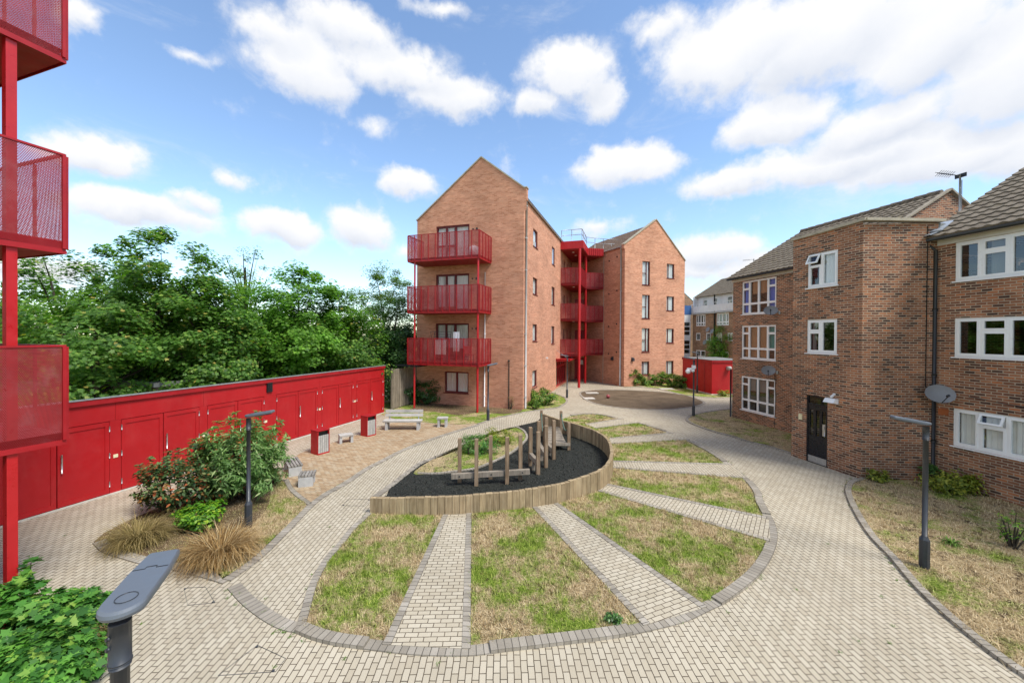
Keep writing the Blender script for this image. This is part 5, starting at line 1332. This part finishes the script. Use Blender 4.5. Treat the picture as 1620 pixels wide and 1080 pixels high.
lp = G(1102.8, 621.5); lamp('lamp post standing against the side of the small red bin store', lp[0], lp[1], 3.1, 200)

# ------------------------------------------------------------------ seats and bins
def slats(mb, x0, x1, y0, y1, z0, z1, n, gap=.012, along='x'):
    for i in range(n):
        if along == 'x':
            a = y0+(y1-y0)*i/n; mb.box(x0, x1, a, a+(y1-y0)/n-gap, z0, z1)
        else:
            a = x0+(x1-x0)*i/n; mb.box(a, a+(x1-x0)/n-gap, y0, y1, z0, z1)
def bench(label, x, y, L, D, hs, rot, back=False, mat='slat_wood', n=5, leg=.08, inset=.1, along='x', cat='bench', name='bench', group=None, lh=None):
    t = thing(name, label, cat, (x, y, 0), R_(rot), group)
    mb = MB(); slats(mb, -L/2, L/2, -D/2, D/2, hs-.065, hs, n, .02 if mat == 'dark_slat' else .014, along); mb.build('seat', M[mat], t, bevel=.004)
    for s in (-1, 1):
        mb = MB(); cx_ = s*(L/2-inset-leg/2); mb.box(cx_-leg/2, cx_+leg/2, -D/2+.03, D/2-.03, 0, hs-.067); mb.build('leg', M['concrete'], t, bevel=.006)
    if back:
        mb = MB()
        for k in range(2):
            z = hs+.12+k*.17; y_ = D/2-.02+.05*k; mb.hexa([(-L/2, y_, z), (L/2, y_, z), (L/2, y_+.045, z), (-L/2, y_+.045, z), (-L/2, y_+.03, z+.13), (L/2, y_+.03, z+.13), (L/2, y_+.075, z+.13), (-L/2, y_+.075, z+.13)])
        mb.build('backrest', M[mat], t)
        for s in (-1, 1):
            mb = MB(); mb.beam((s*(L/2-.2), D/2-.03, .3), (s*(L/2-.2), D/2+.12, hs+.42), .05, .03); mb.build('back_support', M['galv'], t)
    return t
p = G(635, 681); bench('long pale grey bench with slatted backrest at the far end of the tan paving', p[0], p[1]+.25, 1.75, .46, .44, 2, True, n=4, leg=.11)
p = G(699, 676); bench('pale grey stool right of the long bench on the tan paving', p[0], p[1]+.2, .5, .42, .45, 2, n=4, leg=.1, inset=.03, name='stool', cat='stool')
p = G(542, 702); bench('low pale stool standing between the two red litter bins', p[0]+.02, p[1]+.25, .52, .42, .34, 32, n=5, leg=.1, inset=.0, name='stool', cat='stool')
p = G(488, 770.5); bench('slatted stool with dark-edged top standing alone at the near end of the tan paving', p[0]-.16, p[1]+.22, .44, .44, .34, 108, mat='dark_slat', n=5, leg=.12, inset=.0, name='stool', cat='stool')
p = G(468, 753); bench('slatted bench seen end-on, half hidden by the big leafy shrub', p[0]-.30, p[1]+.36, .95, .42, .34, 128, mat='dark_slat', n=5, leg=.12, inset=.0)
def bin_(label, x, y, rot):
    t = thing('litter_bin', label, 'litter bin', (x, y, 0), R_(rot), 'red litter bins by the stores')
    w, d, h = .44, .44, .86; mb = MB()
    for sx in (-1, 1): mb.box(sx*w/2-.012, sx*w/2+.012, -d/2, d/2, 0, h)
    mb.box(-w/2+.012, w/2-.012, d/2-.025, d/2, 0, h); mb.box(-w/2+.012, w/2-.012, -d/2+.0, d/2-.025, 0, .05)
    mb.box(-w/2+.012, w/2-.012, -d/2, d/2-.025, h-.02, h)
    mb.build('body', M['red'], t, bevel=.004)
    mb = MB(); mb.box(-w/2-.02, w/2+.02, -d/2-.02, d/2+.01, h+.002, h+.022); mb.build('lid', M['red_dark'], t)
    mb = MB(); slats(mb, -w/2+.016, w/2-.016, -d/2+.005, -d/2+.03, .055, h-.17, 5, .01, 'y'); mb.build('slatted_front', M['slat_wood'], t)
    mb = MB(); mb.box(-w/2+.014, w/2-.014, -d/2+.09, d/2-.03, .06, h-.05); mb.build('liner', M['black'], t)
p = G(501, 719); bin_('red litter bin with slatted front, beside the large shrub, nearer of the pair', p[0]+.02, p[1]+.22, 58)
p = G(581, 690.5); bin_('red litter bin with slatted front, just left of the long bench', p[0]-.04, p[1]+.24, 58)

# ------------------------------------------------------------------ timber edging round the play area
t = thing('timber_edging', 'curved low retaining edge of upright weathered sleepers round the black play surface', 'timber edging', (0, 0, 0))
mb = MB(); acc = 0.; i = 0; w_ = .165
pts = [(Vector((a, b, 0)), h) for a, b, h in TWC]; cum = [0]
for a, b in zip(pts, pts[1:]): cum.append(cum[-1]+(b[0]-a[0]).length)
def at(s):
    s = min(max(s, 0), cum[-1]); k = max(0, min(len(cum)-2, next((q for q in range(len(cum)-1) if cum[q+1] >= s), len(cum)-2))); f = (s-cum[k])/max(1e-6, cum[k+1]-cum[k])
    return pts[k][0].lerp(pts[k+1][0], f), pts[k][1]*(1-f)+pts[k+1][1]*f
s = 0.
while s < cum[-1]-.05:
    w = w_*(.82+.36*random.random()); e = min(s+w, cum[-1]); a, ha = at(s+.004); b, hb = at(e-.004); d = (b-a).normalized(); nn = Vector((-d.y, d.x, 0)); z = (ha+hb)/2+random.uniform(-.008, .008); jx = random.uniform(-.006, .006)
    a = a+nn*jx; b = b+nn*jx; th = .1; up = Vector((0, 0, 1)); ch = .008
    mb.hexa([a-up*.1, b-up*.1, b+nn*th-up*.1, a+nn*th-up*.1, a+up*(z-ch), b+up*(z-ch), b+nn*th+up*(z-ch), a+nn*th+up*(z-ch)])
    k = [a+d*ch+nn*ch+up*z, b-d*ch+nn*ch+up*z, b-d*ch+nn*(th-ch)+up*z, a+d*ch+nn*(th-ch)+up*z]; lo = mb.v[-24:]
    mb.face(k); q = [a+up*(z-ch), b+up*(z-ch), b+nn*th+up*(z-ch), a+nn*th+up*(z-ch)]
    for x in range(4): mb.face([q[x], q[(x+1) % 4], k[(x+1) % 4], k[x]])
    s = e
mb.build('sleeper_wall', M['sleeper'], t)

# ------------------------------------------------------------------ balance trail
def post(mb, x, y, h, w=.105, rot=.0, top=.012):
    c, s_ = math.cos(rot)*w/2, math.sin(rot)*w/2
    b = [(x-c+s_, y-s_-c), (x+c+s_, y+s_-c), (x+c-s_, y+s_+c), (x-c-s_, y-s_+c)]
    mb.hexa([(*p, -.05) for p in b]+[(*p, h-top) for p in b])
    tp = [(x+(px-x)*.8, y+(py-y)*.8, h) for px, py in b]
    mb.face(tp)
    for i in range(4): mb.face([(*b[i], h-top), (*b[(i+1) % 4], h-top), tp[(i+1) % 4], tp[i]])
def pp(px, py, h): x, y = G(px, py); return x, y, h
t0 = Vector((-.62, 11.6, 0)); t = thing('balance_beam', 'weathered timber balance beam bolted between five tall square posts on the black play surface', 'balance beam', t0)
bp = [pp(727, 764, 1.34), pp(753.5, 769, 1.38), pp(776, 758, 1.34), pp(802, 766, 1.4), pp(823, 760, 1.4)]
for x, y, h in bp:
    mb = MB(); post(mb, x-t0.x, y-t0.y, h, .11, .1); mb.build('post', M['post_wood'], t)
a = Vector((-1.74, 11.34, .30)); b = Vector((.55, 11.70, .33)); mb = MB(); mb.beam(a-t0, b-t0, .12, .15); bm_ = mb.build('beam', M['grey_wood'], t, bevel=.006)
mb = MB(); d = (b-a).normalized(); n_ = Vector((d.y, -d.x, 0))
for f in (.1, .33, .5, .72, .9): q = a.lerp(b, f)-t0+n_*.06; mb.tube([q, q+n_*.012], .022, 8)
mb.build('bolt', M['black'], t)
def stepset(label, posts, pl):
    c = Vector((sum(p[0] for p in posts)/len(posts), sum(p[1] for p in posts)/len(posts), 0)); t = thing('step_posts', label, 'play posts', c, 0, 'stepping posts on the play surface')
    for x, y, h in posts:
        mb = MB(); post(mb, x-c.x, y-c.y, h, .115, .2); mb.build('post', M['post_wood'], t)
    a, b = Vector(posts[0]), Vector(posts[1]); a.z = b.z = pl; d = (b-a).normalized()
    mb = MB(); mb.beam(a-c+d*.06, b-c-d*.06, .12, .16); mb.build('step', M['grey_wood'], t)
    mb = MB(); q = (a+b)/2-c; mb.beam(Vector((q.x-.02, q.y, 0)), Vector((q.x, q.y, pl-.08)), .1, .1); mb.build('step_prop', M['grey_wood'], t)
stepset('two tall square posts with a low step between them, next to the balance beam', [pp(839, 737, 1.31), pp(851, 751, 1.37)], .38)
stepset('two tall square posts with a low step between them, middle of the play surface', [pp(852, 719, 1.25), pp(863.5, 740, 1.41)], .4)
br = [pp(864, 714, 1.3), pp(876, 727, 1.4)]
stepset('two tall square posts standing against the near end of the plank bridge', br, .3)
bc = Vector((1.72, 16.0, 0)); t = thing('plank_bridge', 'low grey plank bridge slung between four posts with green rope handrails', 'play bridge', bc)
P4 = [(1.30, 17.05, 1.14), (2.16, 17.07, 1.12), (2.2, 14.98, 1.05), (1.26, 15.0, .9)]
for x, y, h in P4:
    mb = MB(); post(mb, x-bc.x, y-bc.y, h, .11); mb.build('post', M['post_wood'], t)
mb = MB()
for i in range(14):
    f = i/13; y = 14.95+2.1*f; z = .3+.1*f-.05*math.sin(math.pi*f); mb.hexa([(-.36+.02*f, y-bc.y, z-.05), (.38, y-bc.y, z-.05), (.38, y-bc.y+.135, z-.05), (-.36+.02*f, y-bc.y+.135, z-.05), (-.36+.02*f, y-bc.y, z), (.38, y-bc.y, z), (.38, y-bc.y+.135, z), (-.36+.02*f, y-bc.y+.135, z)])
mb.build('deck', M['grey_wood'], t)
mb = MB(); mb.box(-.42, .52, -1.1, -1.0, .2, .31); mb.build('cross_beam', M['grey_wood'], t); mb = MB(); mb.box(-.42, .52, 1.05, 1.15, .3, .41); mb.build('cross_beam', M['grey_wood'], t)
for i, j in ((1, 2), (0, 3)):
    mb = MB(); a, b = Vector(P4[i])-bc, Vector(P4[j])-bc; a.z -= .1; b.z -= .12
    mb.tube([a.lerp(b, k/12)-Vector((0, 0, .42*math.sin(math.pi*k/12))) for k in range(13)], .02, 7); mb.build('rope', M['rope'], t)

# bits lying on the dirt oval
x, y = G(962, 630); t = tag((lambda m: (m.sphere((0, 0, .13), .13), m)[1])(MB()).build('ball', M['ball'], None, (x, y, .012)), 'faded red ball lying on the bare dirt oval', 'ball')
for px, py, w, d, lab in ((936, 622.3, .95, .42, 'thin pale paving slab at the back edge of the dirt oval'), (931.5, 631, .75, .5, 'pale square paving slab left of the red ball on the dirt oval')):
    x, y = G(px, py); mb = MB(); mb.box(-w/2, w/2, -d/2, d/2, 0, .07); tag(mb.build('paving_slab', M['slab'], None, (x, y, .012), R_(6), bevel=.01), lab, 'paving slab')
x, y = G(1054, 615.5); mb = MB(); mb.box(-.6, .6, -.3, .3, 0, .05); tag(mb.build('paving_slab', M['slab'], None, (x, y, .01), R_(3), bevel=.008), 'pale slab lying flat in the grass before the hedge', 'paving slab')

# things left on the lowest balcony
q = toW(A, (-4.75, -1.25, LV[0])); t = thing('clothes_airer', 'folding metal clothes airer standing on the lowest balcony of the gabled block', 'clothes airer', q, R_(-18))
mb = MB()
for s in (-1, 1):
    mb.tube([(s*.55, -.3, 0), (s*.55, .25, 1.78)], .014, 6); mb.tube([(s*.55, .3, 0), (s*.55, -.25, 1.78)], .014, 6)
for z, y in ((1.78, .25), (1.78, -.25), (1.62, .2), (1.46, .15), (1.3, .1), (.9, 0)): mb.tube([(-.55, y, z), (.55, y, z)], .012, 6)
mb.build('frame', M['lamp_grey'], t)
def hung(name, lab, cat, base, w, h, mat, yo):
    mb = MB(); n = 10; prev = None
    for i in range(n+1):
        x = -w/2+w*i/n; o_ = .02*math.sin(i*1.3); c = ((x, yo+o_-.03, -h), (x, yo+.5*o_-.02, -.02), (x, yo, .012), (x, yo+.03, -.1))
        if prev:
            for k in range(3): mb.face([prev[k], c[k], c[k+1], prev[k+1]], None, 0, True)
        prev = c
    tag(mb.build(name, mat, None, base, R_(-18)), lab, cat)
hung('towel', 'white and blue towel hung over the top rail of the lowest balcony', 'towel', toW(A, (-5.05+1.45, -1.5, LV[0]+1.75)), .38, 1.1, M['cloth_white'], 0)
hung('shirt', 'pale cloth drying on the airer behind the lowest balcony railing', 'laundry', toW(A, (-4.75, -1.3, LV[0]+1.28)), .75, .85, M['curtain'], 0)
q = toW(A, (-2.9, -1.3, LV[0])); t = thing('balcony_chair', 'reddish folding chair at the right end of the lowest balcony', 'chair', q, R_(30))
mb = MB(); mb.box(-.22, .22, -.2, .22, .42, .46); mb.build('seat', M['red_soffit'], t); mb = MB(); mb.box(-.22, .22, .2, .24, .5, .95); mb.build('backrest', M['red_soffit'], t)
for sx in (-1, 1):
    for sy in (-1, 1): mb = MB(); mb.box(sx*.2-.015, sx*.2+.015, sy*.19-.015, sy*.19+.015, 0, .42); mb.build('leg', M['lamp_grey'], t)
q = toW(A, (-2.75, -1.0, LV[2])); mb = MB(); n = 14; mb.tube([(0, 0, 0), (0, 0, .02), (0, 0, .35), (0, 0, .62), (0, 0, .72)], [.2, .26, .3, .27, .12], n); tag(mb.build('laundry_sack', M['cloth_white'], None, q), 'pale rounded sack standing on the top balcony of the gabled block', 'sack')

# ------------------------------------------------------------------ planting
Tq = 'trees behind the red stores'
def W_(px, Y): return ((px-CX)/F*Y, Y)
x, y = W_(255, 17); tree('sycamore_tree', 'broad dark sycamore behind the middle of the red stores, tallest of the dense crowns', x, y, 8.1, 2.9, 3.1, 95, 150, .17, M['sycamore'], zc=5.0, group=Tq, limbs=10)
x, y = W_(95, 17.5); tree('sycamore_tree', 'open-crowned sycamore at the left with sky showing between its leaves', x, y, 7.5, 3.4, 2.9, 62, 110, .17, M['sycamore'], zc=4.5, group=Tq, shell=.45, cr_=.5)
x, y = W_(150, 14.2); tree('sycamore_tree', 'low sycamore spilling its leaves over the near red stores', x, y, 5.0, 3.0, 2.0, 60, 130, .16, M['sycamore'], zc=3.0, group=Tq)
x, y = W_(330, 16.6); tree('sycamore_tree', 'leafy tree right of the broad sycamore, brighter green, overhanging the stores', x, y, 6.2, 2.4, 2.6, 75, 140, .16, M['sycamore'], zc=3.7, group=Tq)
x, y = W_(388, 23); tree('slender_tree', 'tall thin tree with sparse leaves and bare branches standing above its neighbours', x, y, 9.6, 1.25, 2.0, 30, 46, .17, M['pale_tree'], OVAL, zc=7.6, group=Tq, cr_=.42, limbs=14, top=False)
x, y = W_(475, 20.5); tree('bright_tree', 'rounded bright green tree near the far half of the red stores', x, y, 7.3, 3.0, 3.3, 100, 140, .17, M['bright_tree'], zc=4.0, group=Tq)
x, y = W_(545, 22.5); tree('bright_tree', 'darker green tree with a low crown behind the far end of the stores', x, y, 6.4, 2.6, 3.0, 75, 130, .17, M['sycamore'], zc=3.4, group=Tq)
x, y = W_(607, 29); tree('pale_tree', 'yellow-green tree reaching up beside the gabled block', x, y, 8.7, 2.9, 3.6, 85, 130, .18, M['pale_tree'], OVAL, zc=5.2, group=Tq, ry=2.4)
x, y = W_(620, 26.5); tree('dark_tree', 'dark leafy tree low behind the timber fence', x, y, 6.4, 1.9, 2.9, 60, 130, .17, M['laurel'], OVAL, zc=3.6, group=Tq, ry=1.8)
x, y = W_(415, 21); tree('bright_tree', 'green tree crown below the tall thin tree', x, y, 6.5, 2.3, 2.9, 60, 130, .17, M['bright_tree'], zc=3.6, group=Tq)
tree('background_tree', 'rounded tree beyond the left edge of the stores, hidden by the nearest balconies', -21.5, 14.5, 6.8, 3.0, 3.0, 45, 100, .18, M['sycamore'], zc=4.0, group=Tq)
x, y = W_(30, 22); tree('background_tree', 'pale leafy tree furthest left, partly behind the red balcony post', x, y, 8.0, 3.2, 3.4, 50, 100, .18, M['pale_tree'], OVAL, zc=4.8, group=Tq)
C_ = []
for i in range(520):
    f = RNG.random(); X = -66+62*f; Y = 33+8*RNG.random()-.42*max(0., -X-22); C_.append((X, Y, (.5+5.3*RNG.random())*(1+.12*math.sin(X*.7)+.1*math.sin(X*1.9))))
P_, d_ = clump_pts(C_, np.full(520, 1.25), 100, .8)
tag(leaves('woodland', P_, d_*.5+np.array([0, -.5, .8])+RNG.normal(size=P_.shape)*.4, .3*(.6+.6*RNG.random(len(P_))), OVAL, M['pale_tree']), kind='stuff')
x, y = W_(1141, 43); tree('small_tree', 'small light green tree behind the lone red bin store', x, y, 5.2, 1.6, 1.9, 40, 70, .18, M['bright_tree'], OVAL, zc=3.2, limbs=5)

x, y = G(640, 636); shrub('laurel_shrub', 'dark glossy laurel in front of the timber fence', x-.2, y-.2, 1.6, 1.1, 1.75, 60, 75, .13, M['laurel'], OVAL)
x, y = G(672, 640); shrub('laurel_shrub', 'dark spreading laurel against the corner of the peach gable', x+.1, y+.2, 1.0, .8, 1.5, 40, 70, .12, M['laurel'], OVAL)
x, y = G(858, 640); shrub('laurel_shrub', 'bright leafy shrub at the foot of the peach side wall by the downpipe', x, y, .85, .95, .95, 36, 70, .12, M['hedge'], OVAL)
x, y = G(842, 647); shrub('laurel_shrub', 'low green shrub hard against the corner downpipe', x+.1, y, .5, .4, .5, 16, 50, .1, M['hedge'], OVAL)
hx = [(1000, 609.5, 1.35), (1022, 609, .95), (1043, 609.5, .95), (1062, 611, .9), (1078, 613, .85)]
hl = ['tallest round hedge shrub beside the grey downpipe', 'hedge shrub under the left window column of the far gable', 'hedge shrub between the two window columns of the far gable', 'hedge shrub under the right window column of the far gable', 'hedge shrub nearest the small red bin store']
for (px, py, h), lb in zip(hx, hl):
    x, y = G(px, py); shrub('hedge_shrub', lb, x, y-.25, .78, .6, h*1.25, 34, 60, .13, M['hedge'], OVAL, 'hedge shrub', 'hedge shrubs under the far gable')
x, y = G(1143, 625.5); shrub('small_shrub', 'small pale green plant at the foot of the small red bin store', x, y-.25, .5, .3, .45, 16, 40, .1, M['yellow_shrub'], OVAL, 'plant')
x, y = G(808, 648); shrub('brown_shrub', 'wispy brown twiggy plant against the peach gable wall', x, y+.1, .22, .18, .8, 10, 26, .06, M['dry_stem'], LANCE, 'plant')

# big planted bed on the left
x, y = G(392, 798); shrub('large_shrub', 'large grey-green shrub with pointed leaf sprays behind the bed lamp post', x-.38, y+.4, 1.02, .86, 1.8, 140, 62, .145, M['shrub'], LANCE, cr_=.22, zlow=.3, up=.75, shell=.45, stems=16, sprays=34, sh=.5)
x, y = G(330, 806); shrub('large_shrub', 'middle shrub with mixed green and reddish shoots between photinia and large shrub', x-.05, y+.6, .75, .7, 1.5, 75, 50, .11, M['photinia'], OVAL, cr_=.2, zlow=.2, up=.7, stems=10, sprays=14, sh=.35)
x, y = G(255, 822); shrub('photinia_shrub', 'loose photinia with red young leaves nearest the red store doors', x+.0, y+.35, .8, .55, 1.2, 66, 34, .10, M['photinia'], OVAL, cr_=.17, zlow=.2, up=.7, stems=16, shell=.5, sprays=22, sh=.38)
x, y = G(300, 842); shrub('choisya_shrub', 'low bright yellow-green shrub between the two tan grass clumps', x+.05, y+.2, .48, .4, .55, 46, 60, .085, M['choisya'], OVAL, cr_=.13, up=.9)
x, y = G(217, 862); tuft('grass_clump', 'olive-tan arching grass clump at the pointed left end of the bed', x, y+.05, 1700, .74, .0042, M['olive_sedge'], spread=.26, arch=1.1)
x, y = G(340, 890); tuft('grass_clump', 'orange-tan arching grass clump at the front of the bed by the kerb corner', x+.02, y+.1, 2300, .84, .0046, M['sedge'], spread=.28, arch=1.1)
x, y = G(442, 765); shrub('small_shrub', 'small green shoots under the large shrub beside the tan paving', x-.25, y, .3, .3, .4, 14, 40, .11, M['shrub'], LANCE, 'plant', zlow=.05)
# island bed in the play area
x, y = G(757, 719); shrub('island_shrub', 'leafy flowering plant in the island bed behind the balance beam posts', x, y+.15, .75, .5, .72, 50, 46, .10, M['bramble'], LANCE, cr_=.17, zlow=.05)
x, y = G(789, 703); shrub('island_shrub', 'yellow-green plant at the right end of the island bed', x, y+.1, .62, .5, .62, 36, 44, .10, M['yellow_shrub'], LANCE, cr_=.17, zlow=.05)
x, y = G(741, 722); shrub('island_shrub', 'tall pale sprig at the left of the island bed planting', x, y+.2, .25, .2, .85, 16, 26, .08, M['shrub'], LANCE, cr_=.11, zlow=.1)
# right-hand lawn
x, y = G(1395, 764); shrub('yellow_plant', 'small yellow-green variegated plant at the foot of the stair tower', x, y+.1, .28, .2, .36, 16, 34, .08, M['yellow_shrub'], OVAL, 'plant', zlow=.04)
x, y = G(1502, 778); shrub('low_shrub', 'low spreading yellow-green shrub beside the black downpipe', x+.1, y-.05, .75, .32, .5, 42, 44, .09, M['yellow_shrub'], OVAL, zlow=.04)
x, y = G(1478, 762); shrub('low_shrub', 'dark leggy plant in the wall corner by the black downpipe', x-.28, y-.15, .2, .16, .7, 12, 26, .1, M['laurel'], OVAL, 'plant')
x, y = G(1506, 862); tuft('strap_plant', 'rosette of bright green strap leaves in the dry lawn', x, y, 60, .34, .014, M['strap'], 'plant', .05, 1.25)
x, y = G(1602, 868); shrub('twiggy_plant', 'thin twiggy sapling with few bright leaves in the dry lawn by the wall', x, y, .3, .25, .72, 16, 12, .08, M['choisya'], LANCE, 'plant', cr_=.1, stems=14)
x, y = G(970, 985); shrub('dock_plant', 'small dark green dock plant in the near lawn corner', x, y, .13, .11, .13, 14, 20, .055, M['laurel'], OVAL, 'plant', cr_=.05, zlow=.01, stems=3)
# brambles and sapling at the bottom left
rw = [(25, 1040, .8, .68, 72, 'bramble thicket filling the bottom left corner', M['bramble']), (115, 1010, .55, .42, 44, 'bramble patch spreading to the foot of the nearest lamp', M['bramble']), (70, 1090, .6, .5, 44, 'bramble mound lowest in the bottom left corner', M['bramble'])]
for px, py, r, h, K_, lb, m in rw:
    x, y = G(px, py); shrub('bramble', lb, x, y, r, r*.75, h, int(K_*1.25), 34, .105, m, MAPLE, 'bramble', cr_=.19, up=1.0, zlow=.05, sprays=12, sh=.22)
x, y = G(135, 1050); shrub('dry_weeds', 'dry straw-coloured seedheads at the edge of the brambles', x, y, .28, .4, .38, 30, 60, .035, M['dry_stem'], LANCE, 'weeds', cr_=.12)
x, y = G(42, 985); shrub('sycamore_sapling', 'young sycamore sapling with big lobed leaves in front of the red post', x, y, .17, .17, .95, 20, 7, .15, M['bramble'], MAPLE, 'sapling', cr_=.12, up=1.2, stems=6)
